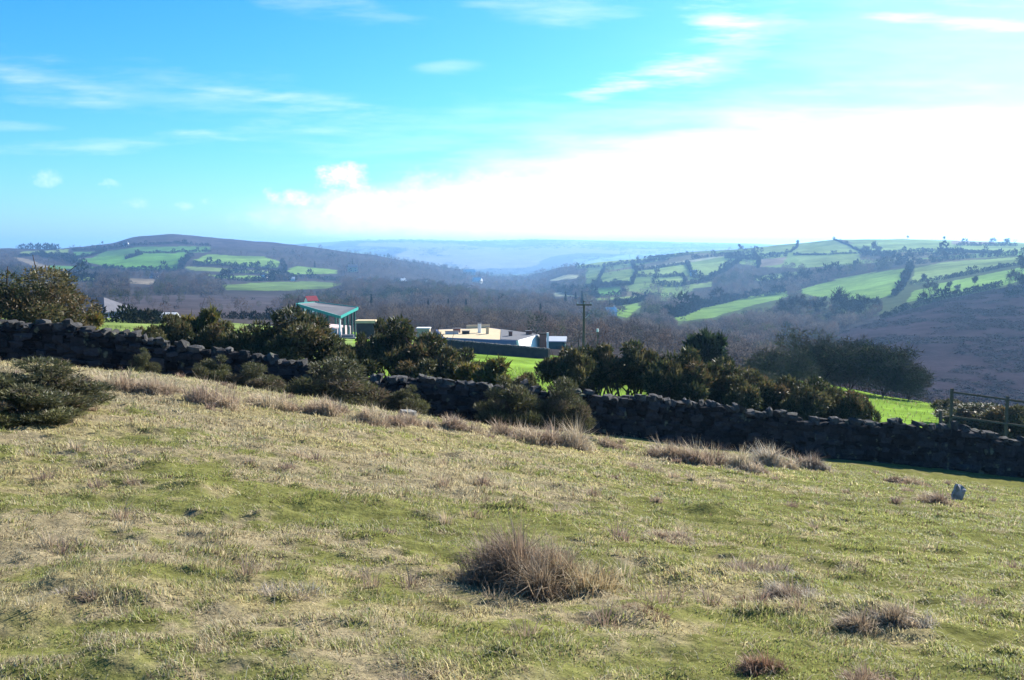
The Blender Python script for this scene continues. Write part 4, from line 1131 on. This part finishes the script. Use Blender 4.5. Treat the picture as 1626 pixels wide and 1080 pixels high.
# ------------------------------------------------------------------ buildings
def house(name, x, y, z, w, d, h, rh, rz, wall_m, roof_m, label, cat='house', chimneys=(), wins=(), door=None, hip=False, over=.25, group=None):
    t = thing(name, (x, y, z), label, cat, group, rz)
    m = MB()
    a, b = w / 2, d / 2
    m.add([(-a, -b, -1.5), (a, -b, -1.5), (a, b, -1.5), (-a, b, -1.5), (-a, -b, h), (a, -b, h), (a, b, h), (-a, b, h), (-a, 0, h + rh * (0 if hip else .97)), (a, 0, h + rh * (0 if hip else .97))],
          [(0, 1, 5, 4), (1, 2, 6, 9, 5), (2, 3, 7, 6), (3, 0, 4, 8, 7), (4, 5, 9, 8), (6, 7, 8, 9)])
    m.build('wall', wall_m, t)
    r = MB(); o = over; k = rh / b
    i = w * .28 if hip else -o
    lo = h - o * k
    top = [(-a + i, 0, h + rh), (a - i, 0, h + rh)]
    th = .12
    V = [(-a - o, -b - o, lo), (a + o, -b - o, lo), (a + o, b + o, lo), (-a - o, b + o, lo), *top]
    V2 = [(p[0], p[1], p[2] + th) for p in V]
    r.add(V + V2, [(1, 0, 4, 5), (3, 2, 5, 4), (6, 7, 11, 10), (8, 9, 10, 11), (0, 1, 7, 6), (2, 3, 9, 8)] +
          ([(0, 3, 4), (2, 1, 5), (9, 6, 10), (7, 8, 11), (3, 0, 6, 9), (1, 2, 8, 7)] if hip else [(0, 6, 10, 4), (3, 4, 10, 9), (1, 5, 11, 7), (2, 8, 11, 5)]))
    ro = r.build('roof', roof_m, t)
    for (cx, ch) in chimneys:
        c = MB().box(cx - .35, cx + .35, -.35, .35, h + rh - .3, h + rh + ch).build('chimney', wall_m, ro)
        MB().box(cx - .42, cx + .42, -.42, .42, h + rh + ch, h + rh + ch + .12).build('chimney_cap', roof_m, ro)
    for (wx_, wz_, ww, wh) in wins:
        f = MB().box(wx_ - ww / 2, wx_ + ww / 2, -b - .04, -b + .05, wz_, wz_ + wh).build('window', M_WHITE, t)
        MB().box(wx_ - ww / 2 + .08, wx_ + ww / 2 - .08, -b - .055, -b - .03, wz_ + .08, wz_ + wh - .08).build('pane', M_GLASS, f)
    if door is not None:
        MB().box(door - .45, door + .45, -b - .05, -b + .05, 0, 2.0).build('door', M_TEALDK, t)
    return t

def hat(px, py, *a, **k):
    x, y, z = ground_at(px, py)
    return house(k.pop('name', 'cottage'), x, y, z, *a, **k)

# slate roofed house by the huge gorse
x, y, z = at(150, 507, 150)
house('slate_roofed_house', x, y, z, 8.6, 6.5, 1.7, 1.7, R(-14), M_BLUEWALL, M_SLATE, 'low blue grey house with a broad slate roof behind the small yellowish gorse', hip=True, over=.6,
      wins=[(-1.2, .3, 1.2, 1.0), (1.6, .3, 1.8, 1.0)], door=3.4)
x, y, z = at(120, 497, 165)
house('long_shed', x, y, z, 7, 5, 1.4, 1.0, R(-14), M_BLUEWALL, M_PALEROOF, 'pale roofed outbuilding half hidden behind the slate roofed house', 'shed')
x, y, z = at(246, 511, 145)
house('low_shed', x, y, z, 6.2, 4, .5, .8, R(8), M_DARKWALL, M_PALEROOF, 'low shed with a pale roof between the slate house and the dark gorse', 'shed')

# green edged pavilion
def pavilion():
    Y0 = 125.
    near = Vector(at(540, 504, Y0)); left = Vector(at(471, 484, 131.5)); right = Vector(at(568, 490, 130.5))
    back = Vector(at(500, 481.5, 138))
    zg = H1(near.x, near.y)
    t = thing('pavilion', (near.x, near.y, zg), 'open pavilion with a grey roof edged in teal behind the orange tinged gorse', 'pavilion')
    off = Vector((near.x, near.y, zg))
    c = [p - off for p in (near, right, back, left)]
    th = Vector((0, 0, .14))
    m = MB(); m.add(c + [p + th for p in c], [(3, 2, 1, 0), (4, 5, 6, 7), (0, 1, 5, 4), (1, 2, 6, 5), (2, 3, 7, 6), (3, 0, 4, 7)]); ro = m.build('roof', M_GREYROOF, t)
    ctr = sum(c, Vector()) / 4
    for i in range(4):
        a, b = c[i], c[(i + 1) % 4]
        n = ((a + b) / 2 - ctr); n.z = 0; n.normalize()
        f = MB(); P = [a + n * .05, b + n * .05]
        V = [P[0] + Vector((0, 0, -.16)), P[1] + Vector((0, 0, -.16)), P[1] + Vector((0, 0, .22)), P[0] + Vector((0, 0, .22))]
        f.add(V + [v_ + n * .1 for v_ in V], [(3, 2, 1, 0), (4, 5, 6, 7), (0, 1, 5, 4), (1, 2, 6, 5), (2, 3, 7, 6), (3, 0, 4, 7)])
        f.build('fascia', M_TEAL, ro)
    for i in range(4):
        a, b = c[i], c[(i + 1) % 4]
        for k, fr in enumerate((.03, .27, .5, .73)):
            p = a.lerp(b, fr); p = p.lerp(Vector((ctr.x, ctr.y, p.z)), .06)
            MB().box(p.x - .11, p.x + .11, p.y - .11, p.y + .11, -1.5, p.z - .01).build('post', M_WHITE if (i == 0 and k == 0) else M_TEALDK, t)
    q = [p.lerp(ctr, .22) for p in c]
    w = MB(); w.add([Vector((p.x, p.y, -1.5)) for p in q] + [Vector((p.x, p.y, 1.1 + .0 * i)) for i, p in enumerate(q)], [(0, 1, 5, 4), (1, 2, 6, 5), (2, 3, 7, 6), (3, 0, 4, 7), (4, 5, 6, 7)])
    w.build('low_wall', M_PINK, t)
    s = MB(); s.box(.3, 1.9, -1.0, .2, -1.5, .45); s.box(.3, 2.2, -1.6, -1.0, -1.5, .2); s.build('step', M_GREYROOF, t)
    return t
pavilion()
x, y, z = at(494, 482, 170)
house('red_roofed_shed', x, y, z, 1.9, 1.7, .5, .75, R(35), M_WHITE, M_RED, 'tiny red roofed shed with a white gable peeping over the pavilion', 'shed', over=.12)
x, y, z = at(582, 524, 128)
t = thing('stone_hut', (x, y, z), 'cream topped low hut next to the pavilion', 'hut')
MB().box(-1.2, 1.2, -1, 1, -3, 1.0).build('wall', M_DARKWALL, t); MB().box(-1.35, 1.35, -1.15, 1.15, 1.0, 1.35).build('roof', M_CREAM, t)
x, y, z = at(673, 532, 135)
t = thing('box_hut', (x, y, z), 'small cream box hut at the end of the farm yard', 'hut')
MB().box(-.9, .9, -.8, .8, -2, .95).build('wall', M_CREAM, t); MB().box(-1.0, 1.0, -.9, .9, .95, 1.08).build('roof', M_PALEROOF, t); MB().box(-.25, .25, -.84, -.78, -.6, .5).build('door', M_BRICK, t)
x, y, z = at(685, 533, 133)
t = thing('marker_post', (x, y, z), 'little white knob topped post beside the cream box hut', 'post')
MB().tube((0, 0, -2), (0, 0, .2), .06, .06).build('shaft', M_WHITE, t); MB().tube((0, 0, .2), (0, 0, .5), .18, .14, 8).build('knob', M_WHITE, t)

# long low flat roofed farm building with a sunlit white end
FP = [Vector(at(702, 536, 123)), Vector(at(823, 541, 119)), Vector(at(857, 531.5, 127)), Vector(at(778, 520, 138)), Vector(at(692, 523, 134.8))]
zr = FP[1].z
B = FP[1]
t = thing('farm_building', (B.x, B.y, zr - 2.8), 'long low flat roofed farm building with cream gravel roof and white sunlit end wall', 'building')
L2 = [Vector((p.x - B.x, p.y - B.y, 2.8)) for p in FP]
for i in range(5):
    p, q = L2[i], L2[(i + 1) % 5]
    n_ = Vector((q.y - p.y, p.x - q.x, 0)).normalized() * .3
    tilt = n_ * (1.6 if i == 1 else 0)  # foot of the end wall pushed out so its face leans into the sun
    d = Vector((0, 0, -2.8))
    m = MB(); V = [p + d + tilt, q + d + tilt, q, p]
    m.add(V + [v_ - n_ for v_ in V], [(0, 1, 2, 3), (7, 6, 5, 4), (0, 4, 5, 1), (1, 5, 6, 2), (2, 6, 7, 3), (3, 7, 4, 0)])
    m.build('white_end_wall' if i == 1 else 'wall', M_WHITE if i == 1 else M_BLUEWALL, t)  # walls away from the sun carry their shade as blue-grey colour
def slab(pts, z0, z1):
    n = len(pts); m = MB()
    m.add([(p.x, p.y, z0) for p in pts] + [(p.x, p.y, z1) for p in pts], [tuple(range(n))[::-1], tuple(range(n, 2 * n))] + [(i, (i + 1) % n, n + (i + 1) % n, n + i) for i in range(n)])
    return m
ctr = sum(L2, Vector()) / 5
P2 = [p.lerp(ctr, .03) for p in L2]
mid_f = P2[0].lerp(P2[1], .78); mid_b = P2[3].lerp(P2[2], .25)
ro = slab([P2[0], mid_f, mid_b, P2[3], P2[4]], 2.5, 2.80).build('gravel_roof', M_CREAM, t)
slab([mid_f, P2[1], P2[2], mid_b], 2.5, 2.86).build('felt_roof', M_GREYROOF, t)
def onroof(u, v):
    p = P2[0].lerp(P2[1], u).lerp(P2[4].lerp(P2[2], u), v); return p.x, p.y
for (u, v, hw, hh, mm, nm) in ((.44, .85, .22, 1.25, M_WHITE, 'chimney'), (.53, .75, .2, .95, M_CREAM, 'chimney'), (.30, .6, .5, .35, M_DARKWALL, 'roof_light'), (.14, .5, .9, .3, M_PINK, 'roof_light'), (.20, .75, .5, .5, M_BRICK, 'roof_vent'), (.80, .55, .25, .6, M_BRICK, 'roof_vent'), (.93, .9, .4, .5, M_BRICK, 'roof_vent')):
    x, y = onroof(u, v)
    c = MB().box(x - hw, x + hw, y - .25, y + .25, 2.7, 2.82 + hh).build(nm, mm, t)
    MB().box(x - hw - .06, x + hw + .06, y - .31, y + .31, 2.82 + hh, 2.90 + hh).build('cap', M_GREYROOF, c)
pb = P2[4].lerp(P2[3], .55); qb = P2[3]
m = MB(); m.add([(pb.x, pb.y, 2.8), (qb.x, qb.y, 2.8), (qb.x, qb.y + .2, 2.8), (pb.x, pb.y + .2, 2.8), (pb.x, pb.y, 3.3), (qb.x, qb.y, 3.3), (qb.x, qb.y + .2, 3.3), (pb.x, pb.y + .2, 3.3)],
     [(3, 2, 1, 0), (4, 5, 6, 7), (0, 1, 5, 4), (1, 2, 6, 5), (2, 3, 7, 6), (3, 0, 4, 7)]); m.build('parapet', M_CREAM, t)
x, y, z = at(862, 552, 125)
t = thing('store_shed', (x, y, z), 'narrow dark brown shed with a white corner post against the white end wall', 'shed')
MB().box(-.45, .45, .0, 1.6, -1.5, 1.75).build('wall', M_BRICK, t); MB().box(-.55, .55, -.1, 1.7, 1.75, 1.88).build('roof', M_DARKWALL, t); MB().box(.5, .78, -.2, .1, -1.5, 2.0).build('corner_post', M_WHITE, t)
x, y, z = at(884, 540, 140)
house('pale_roofed_barn', x, y, z - .25, 2.6, 3, .2, .5, R(-6), M_TEALDK, M_PALEROOF, 'barn with a pale bluish roof just past the white gable', 'barn', over=.2)
# dark boundary wall under it
P0, P1 = at(690, 539, 117), at(872, 555, 110)
L_ = math.dist(P0[:2], P1[:2]); an = math.atan2(P1[1] - P0[1], P1[0] - P0[0])
t = thing('yard_wall', (P0[0], P0[1], P0[2]), 'long shaded boundary wall between the farm building and the bright meadow', 'wall', None, 0)
dz = (P1[2] - P0[2])
dxy = Vector((P1[0] - P0[0], P1[1] - P0[1], dz)); nn = Vector((-dxy.y, dxy.x, 0)).normalized() * .25
m = MB(); dn = Vector((0, 0, -1.5))
V = [Vector() - nn, dxy - nn, dxy + nn, Vector() + nn]
m.add([p + dn for p in V] + V, [(3, 2, 1, 0), (4, 5, 6, 7), (0, 1, 5, 4), (1, 2, 6, 5), (2, 3, 7, 6), (3, 0, 4, 7)]); m.build('stonework', M_DARKWALL, t)
gg = np.random.default_rng(5); n = 70
fr = np.linspace(.01, .99, n)
v, q = stones(np.stack([dxy.x * fr, dxy.y * fr, dxy.z * fr + .04], 1), np.stack([np.full(n, L_ / n * .5), gg.uniform(.2, .3, n), gg.uniform(.06, .14, n)], 1), np.full(n, an), np.zeros(n), gg)
mesh_np('coping', v, q, M_STONE, t, col=np.full((len(v), 3), .10))

# far cottages
hat(560, 432, 14, 9, 7, 4, R(20), M_CREAM, M_SLATE, 'cream house among trees on the hill flank', wins=[(-3, 1, 1.6, 1.6), (3, 1, 1.6, 1.6), (-3, 4, 1.6, 1.6), (3, 4, 1.6, 1.6)], chimneys=[(5, 1.6)], door=0.)
hat(673, 454, 12, 8, 3, 4, R(-10), M_WHITE, M_PALEROOF, 'pale roofed cottage in the middle of the valley woods', chimneys=[(4, 1.2)], wins=[(-2, .6, 1.4, 1.4)])
hat(640, 449, 7, 6, 3, 3, R(30), M_WHITE, M_PALEROOF, 'small pale cottage uphill of the pale roofed one', chimneys=[(2, 1)])
hat(658, 471, 9, 6, 2.6, 3, R(-25), M_CREAM, M_CREAM, 'tan roofed cottage lowest in the valley woods', chimneys=[(3, 1)])
hat(745, 436, 26, 10, 5, 6, R(12), M_WHITE, M_PALEROOF, 'long pale farmhouse in the blue distance', chimneys=[(8, 1.5)])
hat(758, 449, 16, 9, 4, 5, R(-20), M_WHITE, M_PALEROOF, 'pale barn just below the long distant farmhouse', cat='barn')
hat(748, 463, 9, 14, 3, 4, R(-50), M_WHITE, M_PALEROOF, 'narrow pale roof pointing downhill in the valley woods', cat='barn')
hat(1101, 438, 8, 6, 4, 3, R(-10), M_WHITE, M_SLATE, 'tiny white cottage under the tilted ridge field', chimneys=[(3, 1)])
hat(970, 503, 6, 5, 3.2, 2.2, R(10), M_WHITE, M_PALEROOF, 'tiny white cottage beside the small tilted valley fields', chimneys=[(2, .8)], wins=[(-1.2, .8, 1, 1)])
hat(420, 443, 7, 5, 2.4, 2, R(0), M_WHITE, M_PALEROOF, 'white shed at the end of the narrow pale strip field', cat='shed', name='white_shed')
hat(464, 446, 6, 5, 2.6, 2, R(15), M_WHITE, M_PALEROOF, 'white shed where the hill hedges meet', cat='shed', name='white_shed')
hat(200, 391, 9, 7, 4, 3, R(0), M_WHITE, M_SLATE, 'white house at the foot of the heathery hilltop', chimneys=[(3, 1)])
hat(245, 442, 9, 6, 2.6, 3, R(15), M_PINK, M_SLATE, 'pinkish cottage in trees under the greenest hill field', chimneys=[(3, 1)])

# ------------------------------------------------------------------ pole, fence
x, y, _ = at(927, 540, 92); zg = H1(x, y); zt = at(927, 478, 92)[2]
t = thing('utility_pole', (x, y, zg), 'tall dark utility pole with a short crossarm rising over the gorse row', 'utility pole')
hgt = zt - zg
MB().tube((0, 0, -.6), (0, 0, hgt), .16, .11, 8).build('pole', M_WOOD, t)
ca = MB().box(-.75, .75, -.16, -.06, hgt - .45, hgt - .3).build('crossarm', M_WOOD, t)
for dx in (-.65, 0, .65): MB().tube((dx, -.11, hgt - .3), (dx, -.11, hgt - .08), .06, .04, 6).build('insulator', M_METAL, ca)
MB().tube((0, 0, hgt * .72), (.55, 0, hgt * .80), .03, .03, 5).build('stay_bracket', M_METAL, t)
x, y, zt = at(949, 522, 88); zg = H1(x, y)
t = thing('lamp_post', (x, y, zg), 'thin post with a white tip beside the utility pole', 'post')
MB().tube((0, 0, -.4), (0, 0, zt - zg - .3), .05, .05).build('shaft', M_WOOD, t); MB().tube((0, 0, zt - zg - .3), (0, 0, zt - zg), .11, .09, 8).build('tip', M_WHITE, t)

YF = 35.0
fx = [(1512, 617), (1600, 629), (1700, 643), (1805, 658)]
p0 = at(*fx[0], YF); zb0 = H1(p0[0], YF)
t = thing('wooden_fence', (p0[0], YF, p0[2] - 1.4), 'weathered wooden post and rail fence behind the stone wall', 'fence')
tops = []
for (px, py) in fx:
    p = at(px, py, YF + (px - 1512) * .004); l = Vector((p[0] - p0[0], p[1] - YF, p[2] - (p0[2] - 1.4)))
    zb = H1(p[0], p[1]) - (p0[2] - 1.4) - .4
    MB().box(l.x - .045, l.x + .045, l.y - .045, l.y + .045, zb, l.z).build('post', M_WOOD, t); tops.append(l)
for off in (.13, 1.05):
    m = MB()
    for a, b in zip(tops[:-1], tops[1:]):
        d = Vector((0, -.073, -off)); h_ = Vector((0, 0, .035)); w_ = Vector((0, .025, 0))
        a2, b2 = a + d, b + d
        m.add([a2 - h_ - w_, b2 - h_ - w_, b2 - h_ + w_, a2 - h_ + w_, a2 + h_ - w_, b2 + h_ - w_, b2 + h_ + w_, a2 + h_ + w_], [(3, 2, 1, 0), (4, 5, 6, 7), (0, 1, 5, 4), (1, 2, 6, 5), (2, 3, 7, 6), (3, 0, 4, 7)])
    m.build('rail', M_WOOD, t)
x, y, zt = at(1496, 652, 33.5)
t = thing('fence_stump', (x, y, H1(x, y)), 'short leaning stump of an old post next to the fence', 'post')
hh = zt - H1(x, y)
m = MB(); m.tube((.05, 0, -.3), (-.06, 0, hh), .08, .06, 7); m.build('shaft', M_WOOD, t)

# ------------------------------------------------------------------ air
HAZE = 0.00017
m = bpy.data.materials.new('haze_air'); m.use_nodes = True
nt = m.node_tree; nt.nodes.remove(nt.nodes['Principled BSDF'])
pv = nt.nodes.new('ShaderNodeVolumePrincipled'); pv.inputs['Density'].default_value = HAZE
pv.inputs['Color'].default_value = (0.29, 0.57, 1.0, 1); pv.inputs['Anisotropy'].default_value = 0.4
nt.links.new(pv.outputs[0], nt.nodes['Material Output'].inputs['Volume'])
zmin = min(float(zv.min()), float(zp.min())) - 1.0
zmax = float(zv.max()) + 14.0
hz = MB().box(-9800, 9800, -60, 9800, zmin, zmax).build('haze', m)
kind(hz, 'stuff')

# ------------------------------------------------------------------ light and sky
SUN_AZ, SUN_EL = 43.0, 29.0
sl = bpy.data.lights.new('sun', 'SUN'); sl.energy = 5.0; sl.angle = R(0.5); sl.color = (1.0, 0.94, 0.84)
so = bpy.data.objects.new('sun', sl); COL.objects.link(so)
sd = Vector((math.sin(R(SUN_AZ)) * math.cos(R(SUN_EL)), math.cos(R(SUN_AZ)) * math.cos(R(SUN_EL)), math.sin(R(SUN_EL))))
so.rotation_euler = sd.to_track_quat('Z', 'Y').to_euler()
so.location = (40, 60, 60)

w = bpy.data.worlds.new('World'); scn.world = w; w.use_nodes = True
nt = w.node_tree; bg = nt.nodes['Background']
N = nt.nodes.new; LK = nt.links.new
sky = N('ShaderNodeTexSky'); sky.sky_type = 'NISHITA'; sky.sun_disc = False
sky.sun_elevation = R(SUN_EL); sky.sun_rotation = R(SUN_AZ)
sky.altitude = 200; sky.air_density = 0.85; sky.dust_density = 0.8; sky.ozone_density = 3.0
def math_(op, a, b=None, c=None, clamp=False):
    n = N('ShaderNodeMath'); n.operation = op; n.use_clamp = clamp
    for i, q in enumerate((a, b, c)):
        if q is None: continue
        if isinstance(q, (int, float)): n.inputs[i].default_value = q
        else: LK(q, n.inputs[i])
    return n.outputs[0]
def smooth(x, a, b):
    n = N('ShaderNodeMapRange'); n.interpolation_type = 'SMOOTHSTEP'
    n.inputs['From Min'].default_value = a; n.inputs['From Max'].default_value = b; LK(x, n.inputs['Value'])
    return n.outputs['Result']
tc = N('ShaderNodeTexCoord'); sx = N('ShaderNodeSeparateXYZ'); LK(tc.outputs['Generated'], sx.inputs[0])
ysafe = math_('MAXIMUM', sx.outputs['Y'], 0.05)
A_ = math_('DIVIDE', sx.outputs['X'], ysafe); B_ = math_('DIVIDE', sx.outputs['Z'], ysafe)
front = smooth(sx.outputs['Y'], 0.1, 0.35)
def noise(scale, detail, sxs=1.0, sys_=1.0, seed=0.0, rough=.55):
    cb = N('ShaderNodeCombineXYZ')
    LK(math_('MULTIPLY', A_, sxs), cb.inputs[0]); LK(math_('MULTIPLY', B_, sys_), cb.inputs[1]); cb.inputs[2].default_value = seed
    n = N('ShaderNodeTexNoise'); n.inputs['Scale'].default_value = scale; n.inputs['Detail'].default_value = detail; n.inputs['Roughness'].default_value = rough
    LK(cb.outputs[0], n.inputs['Vector']); return n.outputs['Fac']
n_streak = noise(9, 6, 1.0, 7.0, 3.1, .6)
n_puff = noise(38, 8, 1.0, 1.4, 7.7, .65)
n_warp = noise(6, 3, 1.0, 1.0, 1.3)
Bw = math_('ADD', B_, math_('MULTIPLY', math_('SUBTRACT', n_warp, 0.5), 0.02))
Aw = math_('ADD', A_, math_('MULTIPLY', math_('SUBTRACT', n_puff, 0.5), 0.02))
def ab(px, py):
    d = ray(px, py); return d[0] / d[1], d[2] / d[1]
def ell(px, py, rx, ry, rot, amp, nz, k, soft=1.0):
    """soft patch of cloud and of painted sky glow, centred on a sky direction; rot in degrees counter-clockwise"""
    a0, b0 = ab(px, py); c, s = math.cos(R(rot)), math.sin(R(rot))
    da = math_('SUBTRACT', Aw, a0); db = math_('SUBTRACT', Bw, b0)
    e = math_('MULTIPLY_ADD', da, c * F / rx, math_('MULTIPLY', db, s * F / rx))
    f = math_('MULTIPLY_ADD', da, -s * F / ry, math_('MULTIPLY', db, c * F / ry))
    d2 = math_('ADD', math_('MULTIPLY', e, e), math_('MULTIPLY', f, f))
    d2 = math_('ADD', d2, math_('MULTIPLY', math_('SUBTRACT', nz, 0.5), -k))
    return math_('MULTIPLY', smooth(d2, 1.0, 1.0 - soft), amp)
CLOUDS = [  # clouds and painted sun glow; px, py, rx, ry, rot, amp, noise, k, soft
    (60, 125, 140, 44, -18, .16, 's', 3.5, 2.2), (430, 157, 190, 15, -7, .26, 's', 4, 2.2), (300, 150, 340, 54, -6, .15, 's', 4, 2.2), (20, 200, 80, 12, 0, .2, 's', 3, 2),
    (150, 231, 220, 17, 2, .27, 's', 4, 2), (520, 10, 160, 24, -8, .2, 's', 4, 2), (715, 110, 60, 16, 6, .2, 's', 4, 2.2), (870, 8, 170, 30, -4, .25, 's', 4, 2.2),
    (1050, 118, 110, 30, 12, .75, 's', 4.5, 2.2), (955, 147, 64, 14, 4, .6, 's', 4, 2.2), (1135, 30, 80, 38, -22, .65, 's', 4.5, 2.2), (1175, 80, 120, 40, 30, .25, 's', 3, 1.5),
    (1530, 36, 160, 14, -5, .7, 's', 4, 2.2), (1590, 6, 150, 16, 0, .7, 's', 4, 2.2), (1000, 190, 700, 60, 3, .14, 's', 3, 1.5), (1400, 80, 300, 110, 0, .12, 's', 3, 1.6),
    (76, 284, 26, 13, 0, .34, 'p', 6.0, 2.4), (173, 294, 24, 9, 0, .42, 'p', 6.0, 2.4), (213, 328, 28, 9, 0, .35, 'p', 6.0, 2.4), (292, 330, 18, 7, 0, .3, 'p', 6.0, 2.4), (338, 324, 22, 8, 0, .3, 'p', 6.0, 2.4),
    (545, 282, 56, 23, 0, 1.0, 'p', 4.0, 1.8), (462, 315, 44, 15, 0, .9, 'p', 4.0, 1.8), (560, 322, 90, 26, 0, .55, 'p', 2.4, 1.4), (690, 318, 170, 52, 4, .65, 'p', 3.0, 2.2), (640, 350, 300, 30, 0, .45, 'p', 2, 1.5),
    (900, 320, 300, 75, 4, .85, 'p', 1.6, 1.8), (1270, 305, 640, 135, 2, 1.0, 's', .9, 1.7), (1500, 270, 420, 100, 6, .85, 's', .8, 1.4), (1250, 295, 700, 165, 4, .5, 's', .6, 1.6), (1450, 110, 520, 200, 0, .05, 's', 1.2, 1.6), (1330, 315, 880, 160, 3, .45, 's', .7, 1.2), (800, 345, 480, 60, 0, .5, 's', .5, 1.2),  # the widest soft patches here paint the sun's glow, no cloud
]
tot = None
for (px, py, rx, ry, rot, amp, nz, k, soft) in CLOUDS:
    e = ell(px, py, rx, ry, rot, amp, n_streak if nz == 's' else n_puff, k, soft)
    inv = math_('SUBTRACT', 1.0, e, clamp=True)
    tot = inv if tot is None else math_('MULTIPLY', tot, inv)
mask = math_('MULTIPLY', math_('SUBTRACT', 1.0, tot, clamp=True), front)
hs = N('ShaderNodeHueSaturation'); hs.inputs['Hue'].default_value = 0.492; hs.inputs['Saturation'].default_value = 1.16; hs.inputs['Value'].default_value = 1.0
tint = N('ShaderNodeMix'); tint.data_type = 'RGBA'; tint.blend_type = 'MULTIPLY'; tint.inputs['Factor'].default_value = 1.0
tint.inputs['B'].default_value = (0.58, 0.84, 1.10, 1)
LK(sky.outputs[0], tint.inputs['A']); LK(tint.outputs['Result'], hs.inputs['Color'])
mx = N('ShaderNodeMix'); mx.data_type = 'RGBA'; mx.inputs['B'].default_value = (8.0, 8.0, 8.0, 1)
LK(mask, mx.inputs['Factor']); LK(hs.outputs[0], mx.inputs['A'])
LK(mx.outputs['Result'], bg.inputs['Color'])
bg.inputs['Strength'].default_value = 0.075

scn.view_settings.view_transform = 'Standard'; scn.view_settings.look = 'None'
scn.view_settings.gamma = 1.0; scn.view_settings.exposure = 1.47
cy = scn.cycles
cy.max_bounces = 5; cy.diffuse_bounces = 2; cy.glossy_bounces = 1; cy.transmission_bounces = 3; cy.volume_bounces = 0; cy.transparent_max_bounces = 4
cy.use_denoising = True
